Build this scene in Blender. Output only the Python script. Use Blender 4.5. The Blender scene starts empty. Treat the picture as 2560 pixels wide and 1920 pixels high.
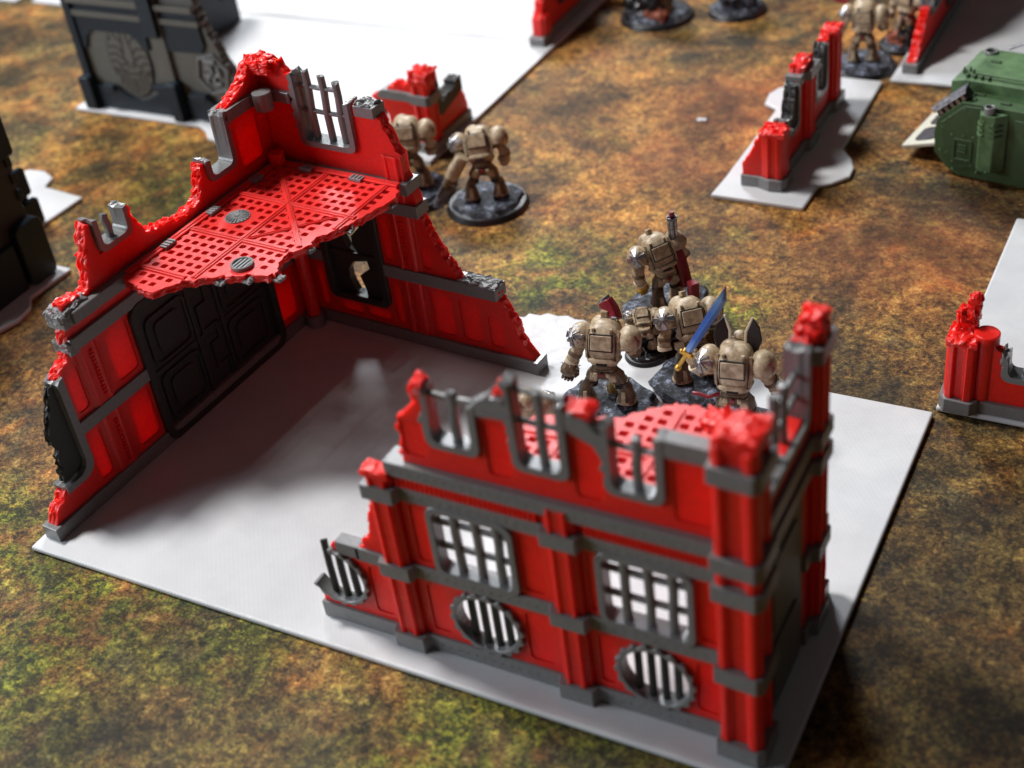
import bpy, bmesh, math, random
from mathutils import Vector, Matrix, noise
from mathutils.geometry import delaunay_2d_cdt

# 1 unit = 1 centimetre of the gaming table. White main plate top is z = 0, the mat lies at z = -0.25.
sc = bpy.context.scene
COL = sc.collection
R = math.radians

# ------------------------------------------------------------------ camera
camd = bpy.data.cameras.new('camera')
cam = bpy.data.objects.new('camera', camd)
COL.objects.link(cam)
sc.camera = cam
rx = Vector((0.883708, 0.45353, -0.115633))
ry = Vector((0.191548, -0.575872, -0.794783))
rz = Vector((-0.427048, 0.680207, -0.595775))
M3 = Matrix((rx, -ry, -rz)).transposed()
cam.matrix_world = Matrix.Translation((38.70, -24.97, 35.39)) @ M3.to_4x4()
camd.sensor_width = 360.0
camd.lens = 492.2
camd.clip_start = 0.5
camd.clip_end = 600
camd.dof.use_dof = True
camd.dof.focus_distance = 56.0
camd.dof.aperture_fstop = 0.80
camd.dof.aperture_blades = 7
sc.render.resolution_x = 1024
sc.render.resolution_y = 768

# ------------------------------------------------------------------ light
w = bpy.data.worlds.new("World")
sc.world = w
w.use_nodes = True
bg = w.node_tree.nodes['Background']
bg.inputs[0].default_value = (1.0, 0.93, 0.9, 1)
bg.inputs[1].default_value = 0.035


def area(name, d, dist, sx, sy, power, color, target=(12, 12, 0)):
    l = bpy.data.lights.new(name, 'AREA')
    l.shape = 'RECTANGLE'
    l.size = sx
    l.size_y = sy
    l.energy = power
    l.color = color
    o = bpy.data.objects.new(name, l)
    COL.objects.link(o)
    dv = Vector(d).normalized()
    o.location = Vector(target) + dv * dist
    o.rotation_euler = dv.to_track_quat('Z', 'Y').to_euler()
    return o


area('window_light', (-0.56, 0.10, 1.0), 170, 30, 30, 285000, (1.0, 0.975, 0.95))
area('side_window_light', (-1.0, -0.58, 0.42), 170, 90, 55, 205000, (0.86, 0.93, 1.0))
area('back_window_light', (-0.53, 0.85, 0.74), 190, 42, 34, 205000, (0.92, 0.96, 1.0))
sc.view_settings.view_transform = 'Standard'
sc.view_settings.look = 'None'
sc.view_settings.exposure = 0
sc.view_settings.gamma = 1

# ------------------------------------------------------------------ materials
MT = {}


def nt(name):
    m = bpy.data.materials.new(name)
    m.use_nodes = True
    t = m.node_tree
    return m, t, t.nodes['Principled BSDF']


def node(t, ty, **kw):
    n = t.nodes.new(ty)
    for k, v in kw.items():
        if k in n.inputs.keys():
            n.inputs[k].default_value = v
        else:
            setattr(n, k, v)
    return n


def coords(t, kind='Object', scale=(1, 1, 1), rot=(0, 0, 0)):
    tc = node(t, 'ShaderNodeTexCoord')
    mp = node(t, 'ShaderNodeMapping')
    mp.inputs['Scale'].default_value = scale
    mp.inputs['Rotation'].default_value = rot
    t.links.new(tc.outputs[kind], mp.inputs[0])
    return mp.outputs[0]


def bump(t, b, height, strength, dist=0.05, prev=None):
    bn = node(t, 'ShaderNodeBump')
    bn.inputs['Strength'].default_value = strength
    bn.inputs['Distance'].default_value = dist
    t.links.new(height, bn.inputs['Height'])
    if prev is not None:
        t.links.new(prev, bn.inputs['Normal'])
    t.links.new(bn.outputs[0], b.inputs['Normal'])
    return bn.outputs[0]


def plastic(name, col, rough=0.38, sss=None, layer=0.25, var=0.12, metal=0, bumpn=0.15, nscale=6, layers_z=True, dark=None):
    m, t, b = nt(name)
    c = coords(t)
    n = node(t, 'ShaderNodeTexNoise', Scale=nscale, Detail=5.0, Roughness=0.65)
    t.links.new(c, n.inputs['Vector'])
    r = node(t, 'ShaderNodeValToRGB')
    r.color_ramp.elements[0].position = 0.3
    r.color_ramp.elements[1].position = 0.72
    lo = tuple(x * (1 - var) for x in (dark or col))
    r.color_ramp.elements[0].color = (*lo, 1)
    r.color_ramp.elements[1].color = (*[min(1, x * (1 + var)) for x in col], 1)
    t.links.new(n.outputs[0], r.inputs[0])
    t.links.new(r.outputs[0], b.inputs['Base Color'])
    b.inputs['Roughness'].default_value = rough
    b.inputs['Metallic'].default_value = metal
    if sss:
        b.inputs['Subsurface Weight'].default_value = 1.0
        b.inputs['Subsurface Radius'].default_value = sss
        b.inputs['Subsurface Scale'].default_value = 1.0
    if name in ('blue_black_plastic', 'dark_brown_plastic', 'dark_door_plastic'):
        b.inputs['Specular IOR Level'].default_value = 0.28
    prev = None
    if layers_z:
        wv = node(t, 'ShaderNodeTexWave', Scale=7.0, Distortion=0.6, Detail=2.0)
        wv.bands_direction = 'Z'
        t.links.new(c, wv.inputs['Vector'])
        prev = bump(t, b, wv.outputs[0], layer, 0.012)
    n2 = node(t, 'ShaderNodeTexNoise', Scale=nscale * 2.5, Detail=4.0)
    t.links.new(c, n2.inputs['Vector'])
    bump(t, b, n2.outputs[0], bumpn, 0.03, prev)
    MT[name] = m
    return m


RED = plastic('red_plastic', (0.80, 0.020, 0.014), 0.36, sss=(0.22, 0.02, 0.015))
REDP = plastic('red_plastic_thin', (0.78, 0.012, 0.010), 0.40, sss=(0.30, 0.02, 0.015), layer=0.12)
REDF = plastic('red_plastic_floor', (0.82, 0.035, 0.03), 0.33, sss=(0.10, 0.015, 0.01), layers_z=False, bumpn=0.35, nscale=9)
GREY = plastic('grey_plastic', (0.195, 0.197, 0.20), 0.27, layer=0.2)
GREYL = plastic('grey_plastic_broken', (0.26, 0.265, 0.27), 0.38, layer=0.5, bumpn=0.6)
DARK = plastic('dark_door_plastic', (0.040, 0.041, 0.040), 0.40, layer=0.2)
DOORG = plastic('side_door_grey_plastic', (0.10, 0.10, 0.098), 0.42, layer=0.2)
BRN = plastic('dark_brown_plastic', (0.12, 0.115, 0.10), 0.42, layer=0.3)
BLU = plastic('blue_black_plastic', (0.012, 0.021, 0.032), 0.30, layer=0.3)
BONE = plastic('bone_paint', (0.56, 0.45, 0.31), 0.42, layers_z=False, var=0.18, nscale=3.2, bumpn=0.2, dark=(0.29, 0.20, 0.115))
BONED = plastic('brown_wash_paint', (0.17, 0.11, 0.06), 0.42, layers_z=False, var=0.35, nscale=3, dark=(0.09, 0.055, 0.03))
BONEL = plastic('pale_bone_paint', (0.66, 0.57, 0.42), 0.5, layers_z=False, var=0.1)
BLACK = plastic('black_paint', (0.012, 0.012, 0.013), 0.34, layers_z=False, var=0.3, bumpn=0.3)
SILV = plastic('silver_paint', (0.50, 0.50, 0.53), 0.40, layers_z=False, metal=1.0, var=0.3, nscale=5, dark=(0.2, 0.2, 0.22))
GOLD = plastic('gold_paint', (0.72, 0.42, 0.08), 0.35, layers_z=False, metal=0.7, var=0.2)
CRIM = plastic('crimson_paint', (0.23, 0.012, 0.022), 0.34, layers_z=False, var=0.3)
GUNM = plastic('gunmetal_paint', (0.16, 0.16, 0.18), 0.32, layers_z=False, metal=0.9, var=0.4)
GREEN = plastic('green_paint', (0.11, 0.20, 0.085), 0.5, layers_z=False, var=0.22, nscale=1.2, bumpn=0.08, dark=(0.07, 0.14, 0.06))
GREEN_SHADED = plastic('shaded_green_paint', (0.05, 0.098, 0.038), 0.5, layers_z=False, var=0.25, nscale=1.5, bumpn=0.08)  # hull green darkened, putting the shade of the side pods into colour
GREEND = plastic('dark_and_shaded_green_paint', (0.045, 0.085, 0.035), 0.5, layers_z=False, var=0.2, nscale=2)  # dark trim green; on the side armour, hull green with shade painted in
CREAM = plastic('cream_paint', (0.62, 0.60, 0.50), 0.5, layers_z=False, var=0.15)
TUFT = plastic('straw_flock', (0.50, 0.42, 0.18), 0.8, layers_z=False)
RUST = plastic('rust_paint', (0.27, 0.07, 0.035), 0.6, layers_z=False, var=0.4, nscale=5)


def rock_mat():
    m, t, b = nt('slate_rock_paint')
    c = coords(t)
    v = node(t, 'ShaderNodeTexNoise', Scale=1.9, Detail=9.0, Roughness=0.74)
    t.links.new(c, v.inputs['Vector'])
    r = node(t, 'ShaderNodeValToRGB')
    e = r.color_ramp.elements
    e[0].position = 0.44
    e[0].color = (0.004, 0.005, 0.007, 1)
    e[1].position = 0.64
    e[1].color = (0.40, 0.45, 0.58, 1)
    k = e.new(0.54)
    k.color = (0.060, 0.072, 0.105, 1)
    t.links.new(v.outputs[0], r.inputs[0])
    t.links.new(r.outputs[0], b.inputs['Base Color'])
    b.inputs['Roughness'].default_value = 0.55
    bump(t, b, v.outputs[0], 0.9, 0.12)
    return m


ROCK = rock_mat()


def blade_mat():
    m, t, b = nt('blue_blade_paint')
    c = coords(t)
    sp = node(t, 'ShaderNodeSeparateXYZ')
    t.links.new(c, sp.inputs[0])
    r = node(t, 'ShaderNodeValToRGB')
    e = r.color_ramp.elements
    e[0].position = 0.0
    e[0].color = (0.25, 0.42, 0.75, 1)
    e[1].position = 1.0
    e[1].color = (0.004, 0.012, 0.04, 1)
    k = e.new(0.25); k.color = (0.015, 0.09, 0.42, 1)
    k = e.new(0.6); k.color = (0.02, 0.10, 0.38, 1)
    k = e.new(0.8); k.color = (0.10, 0.20, 0.36, 1)
    mm = node(t, 'ShaderNodeMath', operation='DIVIDE')
    mm.inputs[1].default_value = 3.4
    t.links.new(sp.outputs[2], mm.inputs[0])
    t.links.new(mm.outputs[0], r.inputs[0])
    t.links.new(r.outputs[0], b.inputs['Base Color'])
    b.inputs['Roughness'].default_value = 0.22
    return m


BLADE = blade_mat()


def white_mat():
    m, t, b = nt('white_printed_plastic')
    c = coords(t)
    # extruded infill lines: fine diagonal ridges with a crossing set showing through
    w1 = node(t, 'ShaderNodeTexWave', Scale=3.4, Distortion=0.25, Detail=1.0)
    mp = node(t, 'ShaderNodeMapping')
    mp.inputs['Rotation'].default_value = (0, 0, R(52))
    t.links.new(c, mp.inputs[0])
    t.links.new(mp.outputs[0], w1.inputs['Vector'])
    w2 = node(t, 'ShaderNodeTexWave', Scale=1.9, Distortion=0.4, Detail=1.0)
    mp2 = node(t, 'ShaderNodeMapping')
    mp2.inputs['Rotation'].default_value = (0, 0, R(-38))
    t.links.new(c, mp2.inputs[0])
    t.links.new(mp2.outputs[0], w2.inputs['Vector'])
    n = node(t, 'ShaderNodeTexNoise', Scale=0.35, Detail=6.0, Roughness=0.6)
    t.links.new(c, n.inputs['Vector'])
    r = node(t, 'ShaderNodeValToRGB')
    r.color_ramp.elements[0].position = 0.35
    r.color_ramp.elements[0].color = (0.58, 0.592, 0.615, 1)
    r.color_ramp.elements[1].position = 0.65
    r.color_ramp.elements[1].color = (0.65, 0.66, 0.675, 1)
    t.links.new(n.outputs[0], r.inputs[0])
    t.links.new(r.outputs[0], b.inputs['Base Color'])
    ms = node(t, 'ShaderNodeTexNoise', Scale=0.9, Detail=8.0, Roughness=0.7, Distortion=1.5)
    t.links.new(c, ms.inputs['Vector'])
    rr = node(t, 'ShaderNodeMapRange')
    rr.inputs[1].default_value = 0.35
    rr.inputs[2].default_value = 0.65
    rr.inputs[3].default_value = 0.34
    rr.inputs[4].default_value = 0.56
    t.links.new(ms.outputs[0], rr.inputs[0])
    t.links.new(rr.outputs[0], b.inputs['Roughness'])
    b.inputs['Specular IOR Level'].default_value = 0.5
    p = bump(t, b, w1.outputs[0], 0.13, 0.03)
    p = bump(t, b, w2.outputs[0], 0.03, 0.03, p)
    n3 = node(t, 'ShaderNodeTexNoise', Scale=14.0, Detail=3.0)
    t.links.new(c, n3.inputs['Vector'])
    bump(t, b, n3.outputs[0], 0.08, 0.02, p)
    return m


WHITE = white_mat()


def mat_mat():
    """printed moss and dirt picture of the gaming mat"""
    m, t, b = nt('printed_gaming_mat')
    L = t.links
    c = coords(t)

    def mth(op, a, bb, clamp=False):
        n = node(t, 'ShaderNodeMath', operation=op, use_clamp=clamp)
        for i, x in enumerate((a, bb)):
            if x is None:
                continue
            if isinstance(x, (int, float)):
                n.inputs[i].default_value = x
            else:
                L.new(x, n.inputs[i])
        return n.outputs[0]

    def ns(scale, detail=6, rough=0.6, dist=0.0, off=0, vec=None):
        n = node(t, 'ShaderNodeTexNoise', Scale=scale, Detail=float(detail), Roughness=rough, Distortion=dist)
        n.noise_dimensions = '4D'
        n.inputs['W'].default_value = off
        L.new(vec or c, n.inputs['Vector'])
        return n.outputs[0]

    def ramp(x, stops):
        r = node(t, 'ShaderNodeValToRGB')
        e = r.color_ramp.elements
        while len(e) > 1:
            e.remove(e[-1])
        e[0].position, e[0].color = stops[0][0], (*stops[0][1], 1)
        for p, col in stops[1:]:
            k = e.new(p)
            k.color = (*col, 1)
        L.new(x, r.inputs[0])
        return r.outputs[0]

    def mix(f, a, bb, mode='MIX'):
        n = node(t, 'ShaderNodeMix', data_type='RGBA', blend_type=mode)
        if isinstance(f, (int, float)):
            n.inputs[0].default_value = f
        else:
            L.new(f, n.inputs[0])
        for i, x in ((6, a), (7, bb)):
            if isinstance(x, tuple):
                n.inputs[i].default_value = (*x, 1)
            else:
                L.new(x, n.inputs[i])
        return n.outputs[2]

    def zone(x, y, r, soft=0.6):
        d = node(t, 'ShaderNodeVectorMath', operation='DISTANCE')
        L.new(c, d.inputs[0])
        d.inputs[1].default_value = (x, y, 0)
        n = ns(0.16, 5, 0.65, 0.0, x * 0.37 + y * 0.11)
        dd = mth('ADD', d.outputs['Value'], mth('MULTIPLY', mth('SUBTRACT', n, 0.5), r * 1.8))
        q = mth('DIVIDE', mth('SUBTRACT', r, dd), r * soft)
        return mth('MAXIMUM', mth('MINIMUM', q, 1.0), 0.0)

    fine = ns(5.2, 7, 0.80, 0.8, 3)
    speck = ns(12.0, 4, 0.75, 0.0, 5)
    mid = ns(1.1, 9, 0.74, 1.1, 8)
    big = ns(0.13, 6, 0.6, 0.4, 11)
    # fibrous streaks
    mp = node(t, 'ShaderNodeMapping')
    mp.inputs['Scale'].default_value = (1.0, 3.4, 1)
    mp.inputs['Rotation'].default_value = (0, 0, R(35))
    L.new(c, mp.inputs[0])
    fib = ns(3.0, 8, 0.75, 2.2, 17, mp.outputs[0])

    texv = mth('ADD', mth('MULTIPLY', fine, 0.48), mth('ADD', mth('MULTIPLY', mid, 0.30), mth('MULTIPLY', fib, 0.22)))
    texv = mth('ADD', mth('MULTIPLY', mth('SUBTRACT', texv, 0.5), 1.22), 0.492)
    orange = ramp(texv, [(0.40, (0.020, 0.012, 0.006)), (0.455, (0.15, 0.066, 0.022)), (0.51, (0.40, 0.19, 0.052)), (0.56, (0.60, 0.34, 0.10)), (0.63, (0.85, 0.62, 0.27))])
    green = ramp(texv, [(0.41, (0.010, 0.012, 0.006)), (0.47, (0.055, 0.065, 0.015)), (0.51, (0.17, 0.195, 0.028)), (0.56, (0.42, 0.43, 0.055)), (0.62, (0.70, 0.68, 0.14))])
    brown = ramp(texv, [(0.40, (0.008, 0.007, 0.005)), (0.465, (0.062, 0.044, 0.020)), (0.52, (0.175, 0.12, 0.045)), (0.58, (0.40, 0.29, 0.095)), (0.64, (0.66, 0.52, 0.22))])
    grey = ramp(texv, [(0.41, (0.008, 0.009, 0.009)), (0.51, (0.050, 0.050, 0.038)), (0.59, (0.15, 0.14, 0.085)), (0.66, (0.38, 0.35, 0.22))])
    # base colours in patches
    c1 = mix(ramp(ns(0.22, 7, 0.68, 0.8, 21), [(0.42, (0, 0, 0)), (0.58, (1, 1, 1))]), orange, brown)
    c1 = mix(mth('MULTIPLY', zone(11, 38, 14), 0.85), c1, orange)
    c1 = mix(mth('MULTIPLY', zone(24, 27, 9), 0.8), c1, orange)
    gm = mth('MAXIMUM', zone(11, 23.5, 5.5), mth('MAXIMUM', zone(7, -2, 12), mth('MAXIMUM', mth('MULTIPLY', zone(-9, 25, 10), 0.75), zone(22, -3, 8))))
    gm = mth('MAXIMUM', gm, mth('MAXIMUM', mth('MULTIPLY', zone(19, 23.5, 4.0), 0.9), zone(0, -2, 9)))
    gpatch = ramp(ns(0.55, 6, 0.7, 0.6, 31), [(0.40, (0, 0, 0)), (0.54, (1, 1, 1))])
    g2 = ramp(ns(0.30, 6, 0.7, 0.6, 37), [(0.54, (0, 0, 0)), (0.66, (1, 1, 1))])
    c1 = mix(mth('MAXIMUM', mth('MULTIPLY', gm, gpatch), mth('MULTIPLY', g2, 0.35)), c1, green)
    dz = mth('MAXIMUM', zone(32, 12, 10), mth('MAXIMUM', zone(26, 20, 6), mth('MAXIMUM', zone(-2, 12, 8), zone(12, -6, 7))))  # dark brown print zones, with the shadow at the right painted in
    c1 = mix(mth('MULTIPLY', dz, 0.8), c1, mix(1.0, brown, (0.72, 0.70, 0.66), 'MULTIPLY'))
    # dark damp patches
    dp = ramp(ns(0.30, 6, 0.66, 1.0, 41), [(0.52, (0, 0, 0)), (0.64, (1, 1, 1))])
    c1 = mix(mth('MULTIPLY', dp, 0.55), c1, grey)
    # scattered fallen leaves and pebbles of the print
    for sc_, off, thr, cols in ((1.7, 0.0, 0.66, [(0.0, (0.42, 0.40, 0.06)), (0.4, (0.62, 0.40, 0.07)), (0.7, (0.30, 0.33, 0.06)), (1.0, (0.50, 0.22, 0.06))]),
                                (3.3, 9.0, 0.62, [(0.0, (0.55, 0.50, 0.10)), (0.4, (0.60, 0.34, 0.08)), (0.7, (0.66, 0.58, 0.34)), (1.0, (0.22, 0.27, 0.05))])):
        wv = node(t, 'ShaderNodeTexNoise', Scale=1.6 * sc_, Detail=4.0, Roughness=0.6)
        L.new(c, wv.inputs['Vector'])
        vm_ = node(t, 'ShaderNodeVectorMath', operation='MULTIPLY_ADD')
        L.new(wv.outputs['Color'], vm_.inputs[0])
        vm_.inputs[1].default_value = (0.9 / sc_, 0.9 / sc_, 0)
        L.new(mp.outputs[0] if sc_ < 2 else c, vm_.inputs[2])
        vv = node(t, 'ShaderNodeTexVoronoi')
        vv.inputs['Scale'].default_value = sc_ * (0.62 if sc_ < 2 else 1)
        vv.inputs['Randomness'].default_value = 1.0
        L.new(vm_.outputs[0], vv.inputs['Vector'])
        sp_ = node(t, 'ShaderNodeSeparateColor')
        L.new(vv.outputs['Color'], sp_.inputs[0])
        cell = mth('GREATER_THAN', sp_.outputs[0], thr)
        shp = ramp(vv.outputs['Distance'], [(0.10, (1, 1, 1)), (0.34, (0, 0, 0))])
        dens = ramp(ns(0.33, 5, 0.65, 0.4, 61 + off), [(0.44, (0.15, 0.15, 0.15)), (0.60, (1, 1, 1))])
        lf = mth('MULTIPLY', mth('MULTIPLY', cell, shp), mth('MULTIPLY', dens, 0.62))
        lc = mix(0.55, ramp(sp_.outputs[1], cols), mix(1.0, c1, (2.4, 2.2, 1.7), 'MULTIPLY'))
        c1 = mix(lf, c1, lc)
    # small dark blots of bare soil
    bl_ = ramp(ns(0.75, 7, 0.7, 1.2, 83), [(0.57, (0, 0, 0)), (0.66, (1, 1, 1))])
    c1 = mix(mth('MULTIPLY', bl_, 0.72), c1, mix(1.0, c1, (0.30, 0.33, 0.36), 'MULTIPLY'))
    rz_ = mth('MULTIPLY', mth('MAXIMUM', zone(14, 43, 6), mth('MAXIMUM', zone(13, 36, 4.5), zone(27, 31, 6))), 0.8)
    c1 = mix(rz_, c1, mix(0.5, c1, (0.36, 0.105, 0.045)))
    yz_ = mth('MULTIPLY', mth('MAXIMUM', zone(13, 31, 5), zone(-20, 30, 8)), 0.45)
    c1 = mix(yz_, c1, mix(1.0, c1, (1.5, 1.35, 0.95), 'MULTIPLY'))
    # rusty tint
    ru = ramp(ns(0.5, 6, 0.7, 0.8, 47), [(0.52, (0, 0, 0)), (0.66, (1, 1, 1))])
    c1 = mix(mth('MULTIPLY', ru, 0.45), c1, mix(1.0, c1, (1.15, 0.62, 0.45), 'MULTIPLY'))
    # dark twig-like cracks
    v = node(t, 'ShaderNodeTexVoronoi', feature='DISTANCE_TO_EDGE')
    v.inputs['Scale'].default_value = 0.55
    wn = node(t, 'ShaderNodeTexNoise', Scale=0.9, Detail=6.0, Roughness=0.7)
    L.new(c, wn.inputs['Vector'])
    vm = node(t, 'ShaderNodeVectorMath', operation='MULTIPLY_ADD')
    L.new(wn.outputs['Color'], vm.inputs[0])
    vm.inputs[1].default_value = (2.4, 2.4, 0)
    L.new(c, vm.inputs[2])
    L.new(vm.outputs[0], v.inputs['Vector'])
    cr = ramp(v.outputs[0], [(0.0, (1, 1, 1)), (0.035, (0, 0, 0))])
    cr = mth('MULTIPLY', cr, ramp(ns(0.35, 4, 0.6, 0, 53), [(0.47, (0, 0, 0)), (0.58, (1, 1, 1))]))
    c1 = mix(mth('MULTIPLY', cr, 0.65), c1, (0.02, 0.013, 0.006))
    # bright flecks and dark flecks
    c1 = mix(ramp(speck, [(0.58, (0, 0, 0)), (0.68, (0.7, 0.7, 0.7))]), c1, mix(1.0, c1, (2.3, 2.2, 2.0), 'MULTIPLY'))
    c1 = mix(ramp(speck, [(0.30, (0.7, 0.7, 0.7)), (0.40, (0, 0, 0))]), c1, mix(1.0, c1, (0.3, 0.3, 0.3), 'MULTIPLY'))
    # broad tonal patches of the print and its overall depth
    tn = ramp(ns(0.17, 8, 0.68, 0.8, 71), [(0.38, (0.28, 0.29, 0.32)), (0.49, (0.72, 0.71, 0.70)), (0.60, (1.25, 1.20, 1.05))])
    c1 = mix(1.0, c1, tn, 'MULTIPLY')
    gm_ = node(t, 'ShaderNodeGamma')
    L.new(c1, gm_.inputs[0])
    gm_.inputs[1].default_value = 1.06
    hs_ = node(t, 'ShaderNodeHueSaturation')
    hs_.inputs['Saturation'].default_value = 1.0
    hs_.inputs['Value'].default_value = 1.04
    L.new(gm_.outputs[0], hs_.inputs['Color'])
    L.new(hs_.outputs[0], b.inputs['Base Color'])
    b.inputs['Roughness'].default_value = 0.62
    b.inputs['Specular IOR Level'].default_value = 0.22
    bump(t, b, speck, 0.12, 0.02)
    return m


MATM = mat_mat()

# ------------------------------------------------------------------ object helpers
SEED = [1]


def rnd(a=0, b=1):
    return random.uniform(a, b)


def empty(name, label, cat, loc=(0, 0, 0), rotz=0.0, group=None, scale=1.0):
    o = bpy.data.objects.new(name, None)
    COL.objects.link(o)
    o.location = loc
    o.rotation_euler = (0, 0, rotz)
    o.scale = (scale,) * 3
    o.empty_display_size = 1
    o['label'] = label
    o['category'] = cat
    if group:
        o['group'] = group
    return o


def link(name, me, m, parent=None, bevel=0.0, smooth=False, label=None, kind=None, seg=1):
    o = bpy.data.objects.new(name, me)
    COL.objects.link(o)
    if m:
        me.materials.append(m)
    if parent:
        o.parent = parent
    if smooth:
        me.shade_smooth()
    if bevel:
        b = o.modifiers.new('b', 'BEVEL')
        b.width = bevel
        b.segments = seg
        b.limit_method = 'ANGLE'
        b.angle_limit = R(40)
    if label:
        o['label'] = label
    if kind:
        o['kind'] = kind
    return o


def mesh_from(verts, faces):
    me = bpy.data.meshes.new('m')
    me.from_pydata([tuple(v) for v in verts], [], faces)
    bm = bmesh.new()
    bm.from_mesh(me)
    bmesh.ops.recalc_face_normals(bm, faces=bm.faces)
    bm.to_mesh(me)
    bm.free()
    return me


class Acc:
    """collects primitives into one mesh"""

    def __init__(s):
        s.v = []
        s.f = []

    def add(s, vs, fs):
        n = len(s.v)
        s.v += [tuple(v) for v in vs]
        s.f += [tuple(i + n for i in f) for f in fs]

    def box(s, c, d, rot=None):
        x, y, z = (k / 2 for k in d)
        vs = [Vector((a * x, b * y, e * z)) for a in (-1, 1) for b in (-1, 1) for e in (-1, 1)]
        if rot is not None:
            vs = [rot @ p for p in vs]
        c = Vector(c)
        s.add([p + c for p in vs], [(0, 1, 3, 2), (4, 6, 7, 5), (0, 4, 5, 1), (2, 3, 7, 6), (0, 2, 6, 4), (1, 5, 7, 3)])

    def cyl(s, a, b, r0, r1=None, n=12):
        a, b = Vector(a), Vector(b)
        r1 = r0 if r1 is None else r1
        q = (b - a).to_track_quat('Z', 'Y')
        vs = []
        for p, r in ((a, r0), (b, r1)):
            for i in range(n):
                t = 2 * math.pi * i / n
                vs.append(p + q @ Vector((r * math.cos(t), r * math.sin(t), 0)))
        fs = [(i, (i + 1) % n, n + (i + 1) % n, n + i) for i in range(n)] + [tuple(range(n - 1, -1, -1)), tuple(range(n, 2 * n))]
        s.add(vs, fs)

    def build(s, name, m, parent=None, **kw):
        return link(name, mesh_from(s.v, s.f), m, parent, **kw)


def loft(secs, n=20, caps=True):
    """secs: list of (center, rx, ry, axis_x, axis_y, power). returns verts, faces"""
    vs, fs = [], []
    for (c, a, b, ax, ay, p) in secs:
        c, ax, ay = Vector(c), Vector(ax), Vector(ay)
        for i in range(n):
            t = 2 * math.pi * i / n
            ct, st = math.cos(t), math.sin(t)
            x = math.copysign(abs(ct) ** (2 / p), ct) * a
            y = math.copysign(abs(st) ** (2 / p), st) * b
            vs.append(c + ax * x + ay * y)
    k = len(secs)
    for j in range(k - 1):
        for i in range(n):
            fs.append((j * n + i, j * n + (i + 1) % n, (j + 1) * n + (i + 1) % n, (j + 1) * n + i))
    if caps:
        fs.append(tuple(range(n - 1, -1, -1)))
        fs.append(tuple(range((k - 1) * n, k * n)))
    return vs, fs


def limb(points, radii, n=14, power=2.2, flat=1.0):
    """tapered limb along points"""
    P = [Vector(p) for p in points]
    secs = []
    for i, p in enumerate(P):
        d = (P[min(i + 1, len(P) - 1)] - P[max(i - 1, 0)]).normalized()
        up = Vector((0, 1, 0)) if abs(d.y) < 0.9 else Vector((1, 0, 0))
        ax = d.cross(up).normalized()
        ay = d.cross(ax).normalized()
        secs.append((p, radii[i], radii[i] * flat, ax, ay, power))
    return loft(secs, n)


def fill(loops):
    """loops: list of list of (u, v, roughflag). -> pts, flags, tris"""
    pts, fl, ed = [], [], []
    for L in loops:
        n0 = len(pts)
        for q in L:
            pts.append(Vector((q[0], q[1])))
            fl.append(q[2])
        n = len(L)
        ed += [(n0 + i, n0 + (i + 1) % n) for i in range(n)]
    v2, e2, f2, ov, oe, of = delaunay_2d_cdt(pts, ed, [], 0, 1e-4)
    flag = [any(fl[k] for k in o) if o else 1 for o in ov]
    rings = [[(q[0], q[1]) for q in L] for L in loops]

    def inside(x, y):
        c = False
        for L in rings:
            j = len(L) - 1
            for i in range(len(L)):
                xi, yi = L[i]
                xj, yj = L[j]
                if (yi > y) != (yj > y) and x < (xj - xi) * (y - yi) / (yj - yi) + xi:
                    c = not c
                j = i
        return c
    tris = []
    for f in f2:
        for k in range(1, len(f) - 1):
            a, b, d = f[0], f[k], f[k + 1]
            if inside((v2[a].x + v2[b].x + v2[d].x) / 3, (v2[a].y + v2[b].y + v2[d].y) / 3):
                if (v2[b] - v2[a]).cross(v2[d] - v2[a]) > 1e-9:
                    tris.append((a, b, d))
    return v2, flag, tris


def roughen(out, step=0.13, amp=0.055, seed=0):
    rg = random.Random(seed * 77 + 5)
    res = []
    n = len(out)
    for i in range(n):
        a, b = out[i], out[(i + 1) % n]
        r = len(a) > 2 and a[2]
        rp = len(out[i - 1]) > 2 and out[i - 1][2]
        res.append((a[0], a[1], 1 if (r or rp) else 0))
        if r:
            d = math.hypot(b[0] - a[0], b[1] - a[1])
            k = max(1, int(d / step))
            nx, ny = -(b[1] - a[1]) / max(d, 1e-6), (b[0] - a[0]) / max(d, 1e-6)
            for j in range(1, k):
                t = j / k
                o = rg.gauss(0, amp)
                o2 = rg.gauss(0, amp * 0.4)
                res.append((a[0] + (b[0] - a[0]) * t + nx * o + ny * o2, a[1] + (b[1] - a[1]) * t + ny * o - nx * o2, 1))
    return res


class Frame:
    def __init__(s, o, u, v, w):
        s.o, s.u, s.v, s.w = Vector(o), Vector(u), Vector(v), Vector(w)

    def __call__(s, a, b, c):
        return s.o + s.u * a + s.v * b + s.w * c


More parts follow.
